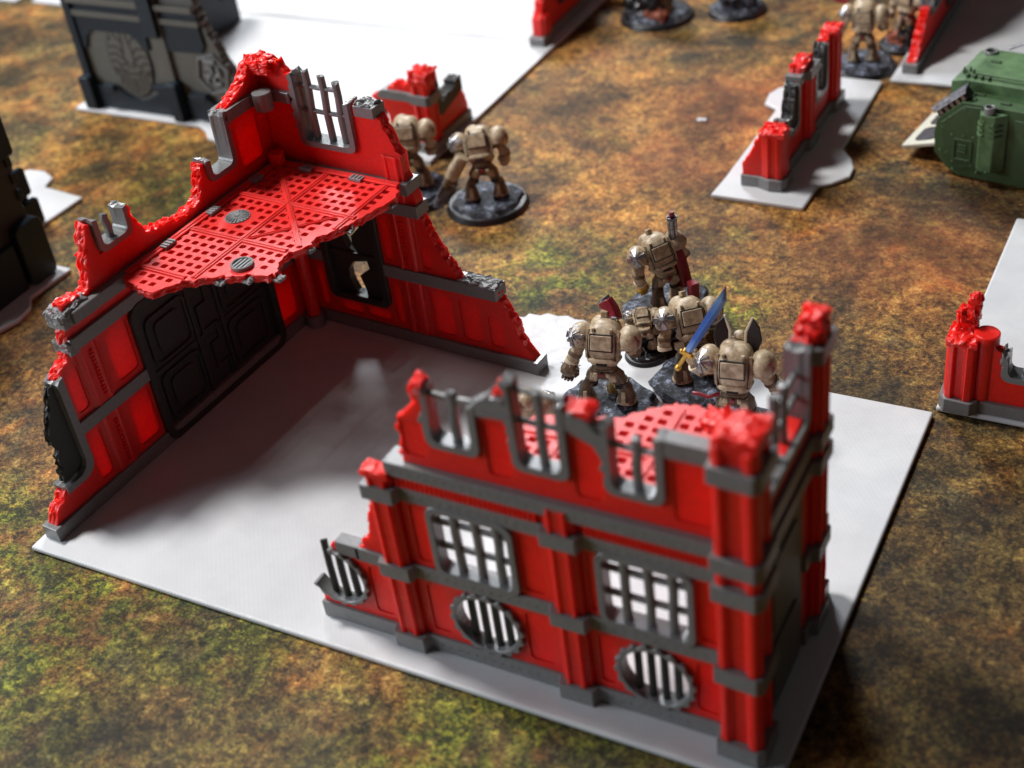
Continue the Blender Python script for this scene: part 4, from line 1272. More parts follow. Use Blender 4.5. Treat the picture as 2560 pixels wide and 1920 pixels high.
slab('roof_plate', [rrect(1.0, 1.9, 10.2, 4.4, .1, 1)], 4.62, 4.70, TP, GREEN, TK, bevel=.03)
slab('roof_rail', [rrect(.9, 1.5, 10.2, 1.68, .05, 1)], 4.60, 4.68, TP, GREEND, TK, bevel=.02)
slab('roof_hatch', [rrect(3.4, 4.3, 6.2, 5.7, .25, 2)], 4.6, 4.95, TP, GREEN, TK, bevel=.06)
q = Acc(); q.cyl((4.9, 5.0, 4.95), (4.9, 5.0, 5.1), .5, n=20); q.cyl((4.6, 4.8, 5.1), (5.7, 4.9, 5.35), .13, n=10); q.cyl((4.6, 5.15, 5.1), (5.7, 5.2, 5.35), .13, n=10)
q.build('twin_gun', SILV, TK)
rg_ = ring('round_port', circ(1.0, 4.3, .34, 20), circ(1.0, 4.3, .24, 20), 4.55, 4.82, TP, GREY, TK)
for i, (x, y) in enumerate(((.55, 2.0), (.8, 2.15), (1.05, 1.95), (.75, 1.8))):
    q = Acc(); q.cyl((x, y, 4.55), (x, y, 4.85), .10, .03, n=8); q.build('roof_spike', GREEND, TK)
for x in (1.5, 1.85, 2.2, 2.55):
    q = Acc(); q.box((x - .6, 1.5, 4.72), (.14, .3, .1)); q.build('roof_vent', GREEND, TK, bevel=.02)
for i, (x, y) in enumerate(((1.6, .4), (1.8, .95), (3.2, .5), (1.6, 3.3))):
    q = Acc(); q.box((x, y, 4.08 if y < 1.4 else 4.74), (.5, .16, .1)); q.build('grab_handle', GREEND, TK, bevel=.02)
# gun box resting on the slope between pods
Mx = Matrix.Rotation(R(-42), 3, 'Y')
gb = Acc(); gb.box((0, 0, 0), (1.9, .62, .45), Mx); 
gbo = gb.build('gun_block', BLACK, TK, bevel=.05); gbo.location = (.75, -.3 + .75, 3.75)
for k in range(4):
    q = Acc()
    c = Mx @ Vector((0, -.30 + .2 * k, .30))
    q.cyl(c + Mx @ Vector((-1.0, 0, 0)), c + Mx @ Vector((1.0, 0, 0)), .085, n=8)
    o = q.build('gun_barrel', SILV, gbo)
for k in range(5):
    q = Acc(); q.box(Mx @ Vector((-.7 + .35 * k, -.34, -.02)), (.2, .08, .30), Mx); q.build('block_rib', SILV, gbo, bevel=.02)
# ramp
RP = Frame((.1, .75, 1.15), Vector((-1, 0, -.30)).normalized(), (0, 1, 0), Vector((-.30, 0, 1)).normalized())
rp = slab('ramp', [rrect(0, .1, 2.15, 4.3, .12, 2)], -.1, .1, RP, CREAM, TK, bevel=.03)
for a, b in ((.5, 2.05), (2.4, 3.95)):
    ring('ramp_tread', rrect(.5, a, 1.65, b, .3, 3), rrect(.57, a + .07, 1.58, b - .07, .25, 3), .09, .13, RP, BLACK, rp, bevel=0)
    slab('ramp_tread', [rrect(.57, a + .07, 1.58, b - .07, .25, 3)], .09, .12, RP, GUNM, rp, bevel=0)
# far blade
q = Acc(); q.box((0, 0, 0), (1.9, .35, .1), Matrix.Rotation(R(-28), 3, 'Y')); o = q.build('raised_blade', SILV, TK, bevel=.03); o.location = (2.3, 5.6, 4.9)
rvv = []
for u, z in ((1.5, 3.75), (.55, 2.95), (.45, 2.6), (.4, 1.35), (.75, 1.3), (.95, 2.3), (1.5, 2.3), (2.0, 2.35), (1.05, .85), (2.0, .8), (1.1, .45), (2.3, .5), (2.5, .8), (2.95, .95), (2.6, 3.55), (3.1, 3.5), (.8, 3.2), (2.3, 3.8)):
    rvv.append((u, z, .12 if u < 2.35 else .7 if z > .9 and u > 2.4 and z < 3.7 and u < 3.2 else .12))
rivets('rivets', TS, rvv, .06, GREEN, TK)
# white chip on the mat
ch = rubble('plastic_chip', (0, 0, 0), (.5, .22, .12), WHITE, None, 99, sub=2, amp=.08)
q = Acc()
for k in range(3):
    q.cyl(Mx @ Vector((-1.0, -.36, .14 + .0 * k)) + Vector((0, 0, .12 * k)), Mx @ Vector((1.0, -.36, .14)) + Vector((0, 0, .12 * k)), .05, n=8)
q.build('gun_rails', SILV, gbo)
ch.location = (12.2, 40.6, -.18)
tag(ch, 'tiny white plastic chip lying alone on the orange part of the mat', 'chip')
# ------------------------------------------------------------------ miniatures
def ell_sphere(c, r, n=20, m=12, zmin=-1.0, power=2.0):
    vs, fs = [], []
    rows = []
    for j in range(m + 1):
        ph = -math.pi / 2 + math.pi * j / m
        z = math.sin(ph)
        if z < zmin:
            z = zmin
        rad = math.cos(math.asin(max(-1, min(1, z)))) if j not in (0, m) else 0.02
        if z == zmin and math.sin(ph) < zmin:
            rad = math.cos(math.asin(zmin)) * (j / max(1, sum(1 for k in range(m + 1) if math.sin(-math.pi / 2 + math.pi * k / m) < zmin)))
            rad = max(rad, .02)
        rows.append((z, rad))
    for z, rad in rows:
        for i in range(n):
            t = 2 * math.pi * i / n
            vs.append(Vector((c[0] + r[0] * rad * math.cos(t), c[1] + r[1] * rad * math.sin(t), c[2] + r[2] * z)))
    for j in range(m):
        for i in range(n):
            fs.append((j * n + i, j * n + (i + 1) % n, (j + 1) * n + (i + 1) % n, (j + 1) * n + i))
    fs += [tuple(range(n - 1, -1, -1)), tuple(range(m * n, m * n + n))]
    return vs, fs


def put(name, vf, m, parent, T=None, smooth=True, bevel=0, sub=0, **kw):
    vs, fs = vf
    if T is not None:
        vs = [T @ Vector(v) for v in vs]
    o = link(name, mesh_from(vs, fs), m, parent, bevel=bevel, **kw)
    if smooth:
        o.data.shade_auto_smooth(angle=R(42)) if hasattr(o.data, 'shade_auto_smooth') else o.data.shade_smooth()
        try:
            o.data.set_sharp_from_angle(angle=R(48))
        except Exception:
            pass
    return o


def bx(c, d, rot=None):
    a = Acc()
    a.box(c, d, rot)
    return [Vector(v) for v in a.v], a.f


def rock_base(parent, kind='rock', r=1.7, h=.45, seed=1, sx=1.0):
    if kind == 'disc':
        a = Acc()
        a.cyl((0, 0, 0), (0, 0, .36), r, r * .93, n=48)
        b = a.build('round_base', BLACK, parent, bevel=.05, seg=2)
        t_ = rock_base(b, 'rock', r * .84, .58, seed, 1.0)
        t_.name = 'base_rock'
        if seed % 2 == 0:
            t_.data.materials[0] = BLACK
        return b
    bm = bmesh.new()
    n = 44
    rings = 12
    for j in range(rings + 1):
        for i in range(n):
            t = 2 * math.pi * i / n
            rr = j / rings
            edge = 1 + .16 * noise.noise(Vector((math.cos(t) * 2 + seed, math.sin(t) * 2, 0))) + .07 * noise.noise(Vector((math.cos(t) * 7 + seed, math.sin(t) * 7, 3)))
            x, y = r * sx * rr * edge * math.cos(t), r * rr * edge * math.sin(t)
            z = h if rr < .93 else h * .55
            z += (.07 * noise.noise(Vector((x * 1.6, y * 1.6, seed))) + .05 * noise.noise(Vector((x * 5, y * 5, seed)))) if rr < .99 else 0
            bm.verts.new((x, y, z))
    for i in range(n):
        t = 2 * math.pi * i / n
        bm.verts.new((r * sx * .93 * math.cos(t), r * .93 * math.sin(t), 0))
    bm.verts.ensure_lookup_table()
    for j in range(rings + 1):
        for i in range(n):
            a, b = j * n + i, j * n + (i + 1) % n
            try:
                bm.faces.new([bm.verts[k] for k in (a, b, b + n, a + n)])
            except Exception:
                pass
    bmesh.ops.remove_doubles(bm, verts=bm.verts[:n], dist=.05)
    bmesh.ops.recalc_face_normals(bm, faces=bm.faces)
    me = bpy.data.meshes.new('m')
    bm.to_mesh(me)
    bm.free()
    return link('rock_base', me, ROCK, parent)


def emblem(parent, T, c, nrm, r, m=SILV, spokes=8):
    nrm = Vector(nrm).normalized()
    q = nrm.to_track_quat('Z', 'Y').to_matrix()
    a = Acc()
    a.cyl(Vector(c) - nrm * .02, Vector(c) + nrm * .07, r * .26, r * .2, 12)
    for k in range(spokes):
        t = 2 * math.pi * k / spokes
        R0 = Matrix.Rotation(t, 3, 'Z')
        L_ = r if k % 2 == 0 else r * .82
        w1 = r * (.30 if k % 2 == 0 else .10)
        pts = [(-r * .06, r * .2), (r * .06, r * .2), (w1, L_), (-w1, L_)]
        vs = []
        for z in (-.08, .05):
            for (x, y) in pts:
                p = R0 @ Vector((x, y, 0))
                drop = -(p.x ** 2 + p.y ** 2) * .85
                vs.append(Vector(c) + q @ Vector((p.x, p.y, z + drop)))
        a.add(vs, [(0, 1, 2, 3), (4, 7, 6, 5), (0, 4, 5, 1), (1, 5, 6, 2), (2, 6, 7, 3), (3, 7, 4, 0)])
    a.v = [tuple(T @ Vector(v)) for v in a.v]
    return a.build('silver_emblem', m, parent, bevel=.01)


def fist(parent, T, p, d, r, m, spikes=0, claws=0):
    """armoured gauntlet: palm block, four fingers and a thumb"""
    p, d = Vector(p), Vector(d).normalized()
    side = d.cross(Vector((0, 1, .2))).normalized()
    up = side.cross(d).normalized()
    g = put('gauntlet', limb([p - d * r * .9, p - d * .1 * r, p + d * r * .55, p + d * r * .85], [r * .62, r * .95, r * .9, r * .55], 14, 3.2, .85), m, parent, T)
    for k in range(4):
        o = p + d * r * .75 + side * r * (.5 - .34 * k) + up * r * .25
        ln = r * (.55 if k in (1, 2) else .46)
        put('finger', limb([o - d * .05, o + d * ln * .8, o + d * ln - up * ln * .7, o + d * ln * .45 - up * ln * 1.2], [r * .17, r * .18, r * .16, r * .12], 7, 2.6), m, g, T)
    o = p + side * r * .85
    put('thumb', limb([o - d * .1 * r, o + d * r * .4 + side * r * .12, o + d * r * .75 - side * r * .1 - up * r * .2], [r * .2, r * .19, r * .14], 7, 2.6), m, g, T)
    if spikes:
        a = Acc()
        for i in range(spikes):
            t = i * 2.399
            zz = -0.8 + 1.6 * i / spikes
            o = p + d * r * zz * .8 + (side * math.cos(t) + up * math.sin(t)) * r * .88
            a.cyl(o, o + (side * math.cos(t) + up * math.sin(t)) * .09, .035, .008, 6)
        a.v = [tuple(T @ Vector(v)) for v in a.v]
        a.build('gauntlet_studs', SILV, g, kind='stuff')
    for k in range(claws):
        o = p + d * r * .6 + side * r * (.6 - .4 * k) + up * r * .3
        put('claw', limb([o, o + d * 1.0 + up * .1, o + d * 1.7 - up * .12], [.085, .075, .02], 6, 3, .5), GUNM, g, T)
    return g


def soldier(label, loc, rz, base='rock', seed=1, lean=14, roll=0, stance=.48, bsx=1.15, larm=None, rarm=None, scale=1.0, pad_m=BONE, rpad_red=True, group='painted armoured miniatures', hatch=True, weapon=None, br=1.75, fwd=0.0, vent=False):
    scale *= .80
    br /= .80
    root = empty('armoured_miniature', label, 'miniature', loc, R(rz), group, scale)
    bz = {'rock': .45, 'disc': .62, 'none': 0}[base]
    if base != 'none':
        rock_base(root, base, br, .45, seed, bsx)
    I = Matrix.Translation((0, 0, bz))
    T = Matrix.Translation((0, fwd, bz + 1.75)) @ Matrix.Rotation(R(roll), 4, 'Y') @ Matrix.Rotation(R(-lean), 4, 'X') @ Matrix.Translation((0, 0, -1.75))
    X, Y = (1, 0, 0), (0, 1, 0)
    # legs
    for s in (-1, 1):
        fx = s * (stance + .26)
        fy = .12 * s
        lg = put('leg', limb([(s * .30, 0, 1.85), (s * (.30 + stance * .42), .10, 1.45), (s * (.3 + stance * .6), .14, 1.12), (fx, fy, .85), (fx, fy, .45), (fx, fy - .02, .16)], [.30, .34, .27, .29, .37, .46], 12, 3.6), BONED if s < 0 or seed % 2 else BONE, root, I)
        for k_ in range(3):
            put('leg_ring', limb([(s * (.3 + stance * .6), .12, 1.16 - k_ * .09), (s * (.3 + stance * .6) + s * .005, .12, 1.12 - k_ * .09)], [.31, .31], 12, 2.6), BLACK, lg, I)
        put('knee_plate', limb([(s * (.3 + stance * .6), .30, 1.32), (s * (.3 + stance * .6), .40, 1.1), (fx, fy + .34, .9)], [.16, .24, .14], 10, 3), BONE, lg, I)
        put('greave_trim', limb([(fx, fy - .02, .26), (fx, fy - .02, .14)], [.44, .49], 14, 2.6), BONE, lg, I)
        put('greave_rib', limb([(fx - s * .05, fy - .34, .84), (fx - s * .05, fy - .42, .3)], [.09, .12], 8, 4), BONE, lg, I)
        put('foot', loft([((fx, fy + .10, z), .33 * k, .50 * k, X, Y, 3) for z, k in ((0, 1.0), (.10, 1.0), (.2, .8))], 16), BONED, lg, I)
    put('pelvis', loft([((0, 0, z), a, b, X, Y, 2.6) for z, a, b in ((1.45, .26, .24), (1.6, .48, .38), (1.85, .60, .44), (2.1, .56, .42), (2.3, .48, .36))], 20), BONED if seed % 2 else BONE, root, I)
    # torso
    ts = put('torso', loft([((0, y, z), a, b, X, Y, p) for z, y, a, b, p in (
        (2.05, 0, .50, .40, 2.6), (2.15, 0, .62, .50, 3.0), (2.5, -.03, .70, .60, 3.4), (3.0, -.05, .76, .70, 3.6), (3.5, -.02, .76, .72, 3.4), (3.85, .06, .72, .68, 3.0), (4.08, .14, .62, .58, 2.6), (4.22, .2, .44, .42, 2.3), (4.27, .22, .1, .1, 2))], 28), BONE, root, T)
    # small sculpted and painted detail
    for s in (-1, 1):
        put('panel_groove', limb([(s * .64, -.60, 2.45), (s * .66, -.67, 3.0), (s * .64, -.66, 3.6)], [.022, .025, .022], 5, 2), BLACK, ts, T, smooth=False)
        put('shoulder_joint', limb([(s * .68, 0, 3.1), (s * .98, 0, 3.1)], [.34, .30], 12, 2.2), GUNM, ts, T)
        put('thigh_plate', bx((s * .44, -.30, 1.62), (.36, .14, .42), Matrix.Rotation(R(-12 * s), 3, 'Y')), BONE, root, I, smooth=False, bevel=.04)
    put('waist_cables', loft([((0, 0, z), a, b, X, Y, 2.4) for z, a, b in ((1.98, .52, .42), (2.02, .56, .46), (2.08, .50, .40), (2.14, .55, .45))], 20), BLACK, root, I)
    put('belt', loft([((0, 0, z), a, b, X, Y, 3) for z, a, b in ((1.84, .62, .46), (1.94, .62, .46))], 20), BONED, root, I)
    for k in (-1, 0, 1):
        put('belt_pouch', bx((k * .30, -.46, 1.86), (.20, .12, .22)), BONE if k else CRIM, root, I, smooth=False, bevel=.03)
    put('spine_vent', bx((0, -.60, 2.22), (.5, .14, .12), Matrix.Rotation(R(-6), 3, 'X')), BLACK, ts, T, smooth=False, bevel=.02)
    if hatch:
        put('torso_flange', loft([((0, -.02, z), a, b, X, Y, 4) for z, a, b in ((2.3, .72, .68), (2.42, .76, .72), (2.5, .72, .68))], 24), BONE, ts, T)
        rt = Matrix.Rotation(R(4), 3, 'X')
        put('hatch_rim', bx((0, -.745, 3.28), (1.10, .09, .84), rt), BLACK, ts, T, smooth=False)
        put('hatch_cover', bx((0, -.785, 3.28), (1.0, .09, .72), rt), BONE, ts, T, smooth=False, bevel=.03)
        for s in (-1, 1):
            put('back_lug', bx((s * .42, -.62, 3.86), (.15, .14, .20), Matrix.Rotation(R(14), 3, 'X')), BONE, ts, T, smooth=False, bevel=.03)
            put('side_strap', limb([(s * .70, -.5, 2.5), (s * .77, -.52, 3.2), (s * .70, -.42, 3.85)], [.08, .09, .07], 6, 4), BONE, ts, T)
        if vent:
            put('vent_block', bx((-.05, .1, 4.42), (.30, .26, .26), Matrix.Rotation(R(20), 3, 'Z')), BONE, ts, T, smooth=False, bevel=.03)
    put('helmet', ell_sphere((0, .62, 3.85), (.30, .34, .40), 16, 10), BONE, root, T)
    put('hood', ell_sphere((-.28, .34, 3.85), (.52, .5, .52), 18, 12), BONE, ts, T)
    # shoulder pads
    for s in (-1, 1):
        pd = put('shoulder_pad', ell_sphere((s * 1.14, .0, 3.32), (.58, .68, .72), 24, 14, -.55), BONE, root, T)
        put('pad_rim', loft([((s * 1.10, 0, z), a, b, X, Y, 2.2) for z, a, b in ((2.95, .50, .60), (3.02, .54, .64), (3.10, .52, .62))], 24, caps=True), BONE, pd, T)
        if s < 0:
            emblem(pd, T, (s * 1.14 - .31, -.60, 3.50), (-.44, -.82, .26), .52)
        elif rpad_red:
            put('red_trim', limb([(s * 1.42, -.42, 3.65), (s * 1.58, -.3, 3.35), (s * 1.56, -.25, 3.0)], [.08, .13, .06], 8, 3), CRIM, pd, T)
    # arms
    la = larm or [(-1.15, 0, 2.95), (-1.42, .05, 2.45), (-1.45, .15, 1.95)]
    ra = rarm or [(1.15, 0, 2.95), (1.38, .15, 2.45), (1.15, .75, 2.25)]
    for s, A_ in ((-1, la), (1, ra)):
        P = [Vector(p) for p in A_]
        mid = (P[0] + P[1]) / 2
        put('arm', limb([P[0], mid, P[1], (P[1] + P[2]) / 2, P[2]], [.24, .28, .30, .31, .27], 12, 2.6), BONE, root, T)
        put('elbow_cuff', limb([P[1] + (P[0] - P[1]).normalized() * .09, P[1] + (P[2] - P[1]).normalized() * .09], [.33, .33], 12, 3), BONED, root, T)
        put('wrist_cuff', limb([P[2] + (P[1] - P[2]).normalized() * .16, P[2]], [.33, .35], 12, 3), BONEL, root, T)
    root['_'] = 0
    del root['_']
    return root, T, I, la, ra


def wl(root, *ps):
    """world points -> local points of a miniature"""
    M_ = Matrix.LocRotScale(root.location, root.rotation_euler, root.scale).inverted()
    return [M_ @ Vector(p) for p in ps]


# A: front left of the group
r_, T, I, la, ra = soldier('bone armoured miniature with a studded power gauntlet, seen from behind on a blue-grey rock', (17.9, 15.2, 0), 10, 'rock', 1, lean=22, stance=.68,
                           larm=[(-1.15, 0, 2.95), (-1.42, .0, 2.5), (-1.62, .1, 2.05)], rarm=[(1.1, .1, 2.95), (1.3, .5, 2.7), (1.0, .9, 3.2)], br=1.72, bsx=1.04, scale=1.08)
fist(r_, T, (-1.68, .05, 1.75), (-.25, .05, -1), .44, BONED, spikes=22)
P = wl(r_, (18.05, 16.3, 3.7), (17.8, 16.5, 4.0), (17.5, 16.6, 4.35))
g = put('red_gun', limb(P, [.30, .34, .33], 8, 4), CRIM, r_, None, bevel=.02)
P = wl(r_, (17.53, 16.6, 4.32), (17.42, 16.63, 4.45))
put('gun_muzzle', limb(P, [.27, .28], 12, 3), SILV, g)
P = wl(r_, (17.62, 16.25, 4.0))
put('gun_clip', bx(P[0], (.34, .34, .3)), BONE, g, smooth=False, bevel=.03)
P = wl(r_, (18.05, 16.2, 3.75))
put('gun_stock', bx(P[0], (.3, .3, .5)), SILV, g, smooth=False, bevel=.03)
a = Acc()
rg = random.Random(4)
for i in range(130):
    x, y = .05 + rg.gauss(0, .13), .75 + rg.gauss(0, .10)
    a.cyl((x, y, .45), (x + rg.gauss(0, .10), y + rg.gauss(0, .1), .8 + rg.uniform(0, .25)), .014, .004, 4)
a.build('grass_tuft', TUFT, r_, kind='stuff')

# B: tall one with the rotary cannon
r_, T, I, la, ra = soldier('bone armoured miniature holding a tall silver and red rotary cannon upright', (18.0, 21.6, .75), 48, 'rock', 4, lean=24, roll=-8, stance=.36, scale=.98, vent=True,
                           larm=[(-1.15, 0, 2.95), (-1.45, .1, 2.4), (-1.35, .6, 1.85)], rarm=[(1.15, 0, 2.95), (1.45, .15, 2.5), (1.3, .65, 2.3)])
fist(r_, T, (-1.30, .72, 1.6), (.1, .3, -1), .36, GOLD)
put('cuff_star', ell_sphere((-1.42, .35, 2.0), (.2, .2, .2), 8, 4), GOLD, r_, T, smooth=False)
P = wl(r_, (18.75, 22.0, 1.9), (18.35, 22.25, 3.0), (18.12, 22.3, 3.75))
cn = put('cannon_body', limb(P, [.34, .38, .26], 10, 3.6), CRIM, r_, None, bevel=.02)
P = wl(r_, (19.25, 21.5, 2.0))
put('ammo_drum', bx(P[0], (.5, .6, 1.25)), CRIM, cn, None, smooth=False, bevel=.05)
for k in range(5):
    t = 2 * math.pi * k / 5
    P = wl(r_, (18.10 + .14 * math.cos(t), 22.3 + .14 * math.sin(t), 3.8), (18.10 + .14 * math.cos(t), 22.3 + .14 * math.sin(t), 5.05))
    put('cannon_barrel', limb(P, [.10, .10], 8, 2), SILV, cn, None)
for z_ in (4.0, 4.93):
    P = wl(r_, (18.10, 22.3, z_), (18.10, 22.3, z_ + .12))
    put('muzzle_ring', limb(P, [.29, .29], 14, 2), GUNM, cn, None)
P = wl(r_, (18.1, 22.3, 3.65), (18.10, 22.3, 3.85))
put('barrel_collar', limb(P, [.36, .32], 14, 2.4), CRIM, cn, None)
P = wl(r_, (18.10, 22.3, 5.0), (18.10, 22.3, 5.3))
put('red_tip', limb(P, [.14, .13], 10, 2), CRIM, cn, None)

rubble('rock_outcrop', (0, 0, -.42), (3.6, 3.0, 1.1), ROCK, r_, 55, sub=6, amp=.2)

# C: middle, turned right
r_, T, I, la, ra = soldier('bone armoured miniature with a large silver cross badge on its round shoulder, leaning right', (20.75, 17.8, .12), 40, 'rock', 7, lean=30, roll=0, stance=.5, scale=1.04, vent=True, br=1.75, bsx=1.0,
                           rarm=[(1.15, 0, 2.95), (1.35, .5, 2.7), (1.25, 1.3, 2.75)])
fist(r_, T, (1.2, 1.55, 2.78), (0, 1, .1), .34, BONED)
put('red_gun', limb([(1.2, 1.3, 3.0), (1.2, 2.0, 3.05), (1.2, 2.7, 3.0)], [.25, .28, .18], 8, 4), CRIM, r_, T, bevel=.02)
put('hip_pouch', bx((-.75, -.1, 2.0), (.45, .4, .4)), BONEL, r_, T, smooth=False, bevel=.05)

# D: sword bearer with the black crest wings
r_, T, I, la, ra = soldier('bone armoured miniature raising a blue sword, with two black wing crests', (23.4, 15.2, 0), 8, 'rock', 3, lean=14, stance=.5, scale=1.12,
                           larm=[(-1.15, .1, 3.0), (-1.5, .1, 2.8), (-1.75, -.1, 3.15)], rarm=[(1.15, 0, 2.95), (1.5, .2, 2.6), (1.65, .6, 2.2)], br=1.6)
fist(r_, T, (-1.84, -.12, 3.4), (-.2, .1, 1), .32, BONE)
fist(r_, T, (1.68, .7, 2.0), (.1, .3, -1), .32, CRIM)
for s in (-1, 1):
    P = [(s * .36, .30, 3.7), (s * .86, .2, 3.8), (s * 1.04, .15, 4.4), (s * .92, .15, 5.0), (s * .60, .22, 5.35), (s * .36, .26, 4.7)]
    vs = [Vector(p) + Vector((0, d, 0)) for d in (-.07, .07) for p in P]
    n_ = len(P)
    fs = [tuple(range(n_)), tuple(range(2 * n_ - 1, n_ - 1, -1))] + [(i, (i + 1) % n_, n_ + (i + 1) % n_, n_ + i) for i in range(n_)]
    wg = put('crest_wing', (vs, fs), BLACK, r_, T, smooth=False, bevel=.03)
    put('wing_trim', limb([(s * .34, .22, 3.9), (s * .34, .22, 4.7), (s * .60, .2, 5.38)], [.06, .07, .05], 8, 3), BONEL, wg, T)
put('crest_knob', ell_sphere((0, .45, 4.45), (.22, .22, .2), 14, 8), BONEL, r_, T)
put('belt_hose', limb([(-.6, -.2, 2.0), (-1.1, -.35, 1.85), (-1.5, -.3, 1.95), (-1.75, -.25, 1.9)], [.09, .09, .08, .1], 8, 2), CRIM, r_, I)
# sword as a part held in the raised hand
sw = empty('sword_holder', 'x', 'x')
bpy.data.objects.remove(sw)
P = wl(r_, (21.72, 14.6, 4.0), (23.3, 14.75, 7.0))
sd_ = (P[1] - P[0]).normalized()
o0 = P[0]
xx_ = Vector((0, 1, 0)).cross(sd_).normalized()
q3 = Matrix((xx_, sd_.cross(xx_), sd_)).transposed()
Pb = [(-.13, 0), (.13, 0), (.19, 2.6), (.16, 2.85), (-.12, 3.35), (-.15, 2.4)]
vs = []
for yy in (-.03, .03):
    vs += [Vector((x, yy, z)) for x, z in Pb]
vs += [Vector((.01, -.09, .05)), Vector((.03, -.09, 2.8)), Vector((.01, .09, .05)), Vector((.03, .09, 2.8))]
fs = [(i, (i + 1) % 6, 6 + (i + 1) % 6, 6 + i) for i in range(6)]
fs += [(0, 5, 13, 12), (5, 4, 13), (4, 3, 13), (3, 2, 13), (2, 1, 12, 13), (1, 0, 12)]
fs += [(6, 14, 15, 11), (11, 15, 10), (10, 15, 9), (9, 15, 8), (8, 15, 14, 7), (7, 14, 6)]
bl = link('sword_blade', mesh_from(vs, fs), BLADE, r_, label='long tapering blue sword blade fading to black at the tip')
bl.matrix_local = Matrix.Translation(o0) @ q3.to_4x4() @ Matrix.Scale(1.24, 4)
a = Acc()
a.cyl((0, 0, -.62), (0, 0, .02), .075, .075, 10)
a.box((0, 0, .05), (.52, .15, .14))
a.box((0, 0, .12), (.34, .22, .2))
hl_ = a.build('sword_hilt', GOLD, bl, bevel=.03)
hl2 = put('sword_pommel', ell_sphere((0, 0, -.66), (.12, .12, .13), 12, 8), GOLD, bl)

# G: kneeling one behind A
r_, T, I, la, ra = soldier('bone armoured miniature on a round black base, mostly hidden behind its neighbours', (17.95, 19.1, 0), 30, 'disc', 2, lean=64, stance=.4, scale=.62, br=1.5,
                           rarm=[(1.1, 0, 2.9), (1.3, .6, 2.6), (1.0, 1.2, 2.4)])
fist(r_, T, (.95, 1.4, 2.35), (-.1, 1, -.1), .3, BONED)
fist(r_, T, (-1.45, .2, 1.7), (0, .1, -1), .3, BONED)
# E: partly hidden behind the front wall
r_, T, I, la, ra = soldier('bone armoured miniature half hidden behind the broken windows of the foreground ruin', (16.3, 11.4, 0), 195, 'rock', 5, lean=10, stance=.42, scale=.95, br=1.3, hatch=False)
fist(r_, T, (-1.5, .3, 1.75), (0, .2, -1), .3, BONED)
fist(r_, T, (1.1, .95, 2.2), (0, 1, -.2), .3, BONED)

# J and K near the middle
r_, T, I, la, ra = soldier('bone armoured miniature on a black base just behind the end of the tall red ruin', (.6, 28.9, -.25), 22, 'disc', 3, lean=24, stance=.46, scale=1.12, br=1.95,
                           larm=[(-1.15, 0, 2.95), (-1.4, .4, 2.6), (-1.2, 1.0, 2.3)])
fist(r_, T, (-1.1, 1.2, 2.2), (.1, 1, -.2), .32, BONED)
put('held_gun', limb([(-1.2, 1.0, 2.5), (-1.5, 1.5, 2.3), (-1.75, 2.0, 2.15)], [.17, .2, .12], 8, 4), CRIM, r_, T, bevel=.02)
fist(r_, T, (1.1, .95, 2.15), (0, 1, -.2), .32, BONED)
r_, T, I, la, ra = soldier('crouching bone armoured miniature with long dark claws pointing down to the left', (4.95, 29.0, -.25), 24, 'disc', 5, lean=34, roll=-6, stance=.55, scale=1.12, br=1.95,
                           larm=[(-1.15, 0, 2.9), (-1.25, .0, 2.6), (-1.3, .1, 2.3)])
P = wl(r_, (4.2, 28.5, 2.75), (3.75, 28.3, 2.05), (3.5, 28.2, 1.6))
put('claw_arm', limb(P, [.36, .42, .36], 12, 2.8), BONE, r_)
fist(r_, Matrix.Identity(4), P[2] + Vector((-.05, 0, -.15)), (-.5, -.1, -.85), .42, BONED, claws=4, spikes=14)
fist(r_, T, (1.1, .95, 2.15), (0, 1, -.2), .32, BONED)
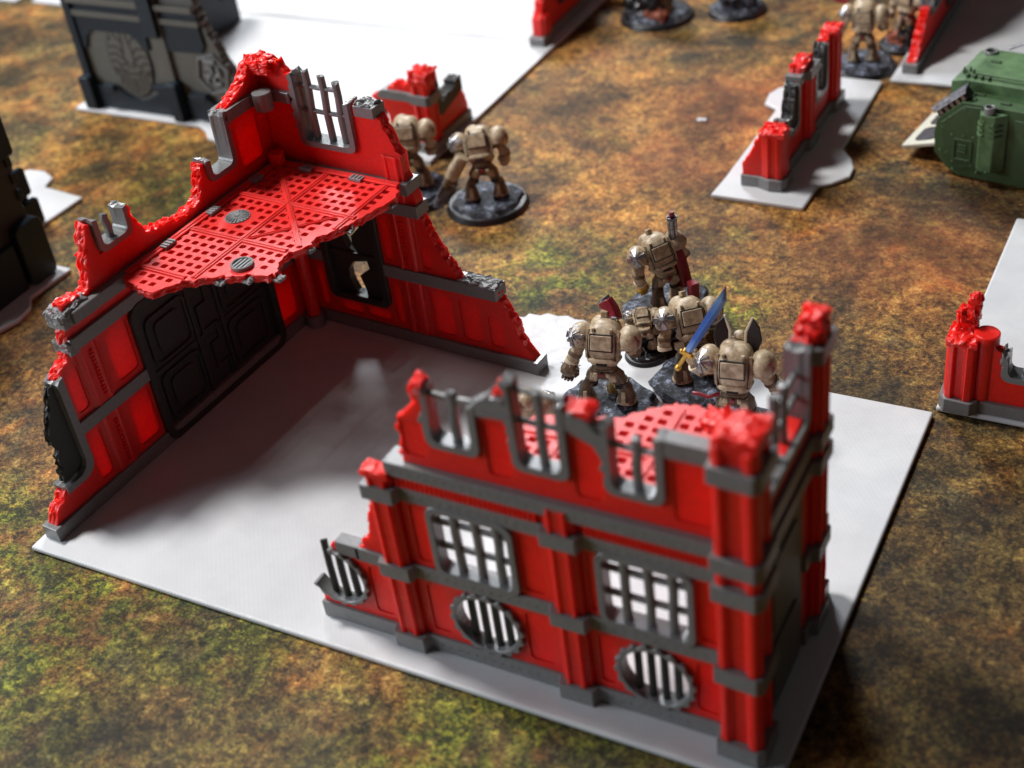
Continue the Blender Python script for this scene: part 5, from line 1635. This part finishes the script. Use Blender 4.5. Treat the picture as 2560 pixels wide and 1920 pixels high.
# top right pair
r_, T, I, la, ra = soldier('bone armoured miniature with a blade lowered at its left, standing behind the small red wall', (18.75, 49.0, -.25), 8, 'disc', 7, lean=6, stance=.4, br=1.95, scale=1.0,
                           larm=[(-1.15, 0, 2.95), (-1.45, .0, 2.5), (-1.65, .1, 2.05)])
fist(r_, T, (-1.75, .1, 1.85), (-.3, 0, -1), .32, BONED)
put('short_blade', limb([(-1.85, .1, 1.7), (-2.1, .1, 1.2), (-2.35, .1, .5)], [.10, .14, .03], 6, 3, .4), GUNM, r_, T)
put('red_gun', limb([(-1.2, .6, 3.9), (-1.9, .7, 4.1), (-2.3, .7, 4.15)], [.14, .16, .12], 8, 3), CRIM, r_, T)
fist(r_, T, (1.1, .95, 2.2), (0, 1, -.2), .32, BONED)
r_, T, I, la, ra = soldier('miniature behind dark and rusty debris beside the sloping wall at top right', (20.3, 52.4, -.25), -20, 'disc', 9, lean=10, stance=.4, br=1.7, scale=.92)
rubble('rusty_debris', (-.2, -.75, .95), (1.5, 1.0, .9), RUST, r_, 120, sub=5, amp=.25)
rubble('dark_debris', (.6, -.6, 1.2), (1.2, 1.2, 1.3), BLACK, r_, 121, sub=5, amp=.25)
fist(r_, T, (-1.5, .2, 1.7), (0, .1, -1), .3, BONED)
fist(r_, T, (1.1, .95, 2.2), (0, 1, -.2), .3, BONED)
# bases cut by the top edge
for i, (x, y, lab, sc_) in enumerate(((4.3, 53.4, 'miniature on dark rubble with a rusty patch, cut off by the top edge', 1.1), (9.0, 55.3, 'miniature on a snowy black rock base, cut off by the top edge', 1.0))):
    r_, T, I, la, ra = soldier(lab, (x, y, -.25), -10 + 40 * i, 'disc', 11 + i * 2, lean=10, stance=.45, br=2.2 if i == 0 else 1.9, scale=sc_, hatch=True)
    if i == 0:
        rubble('dark_debris', (-.6, -.2, 1.1), (2.6, 2.4, 1.3), BLACK, r_, 122, sub=6, amp=.35)
        rubble('rusty_debris', (.75, -1.25, .75), (1.6, .9, .7), RUST, r_, 123, sub=5, amp=.2)
        rubble('grey_debris', (-.9, -1.4, .7), (1.5, .6, .4), GUNM, r_, 124, sub=5, amp=.2)
    else:
        rubble('snowy_boulder', (0, 0, .95), (2.6, 2.2, 1.2), ROCK, r_, 101, sub=6, amp=.3)
    fist(r_, T, (-1.5, .2, 1.7), (0, .1, -1), .3, BONED)
    fist(r_, T, (1.1, .95, 2.2), (0, 1, -.2), .3, BONED)
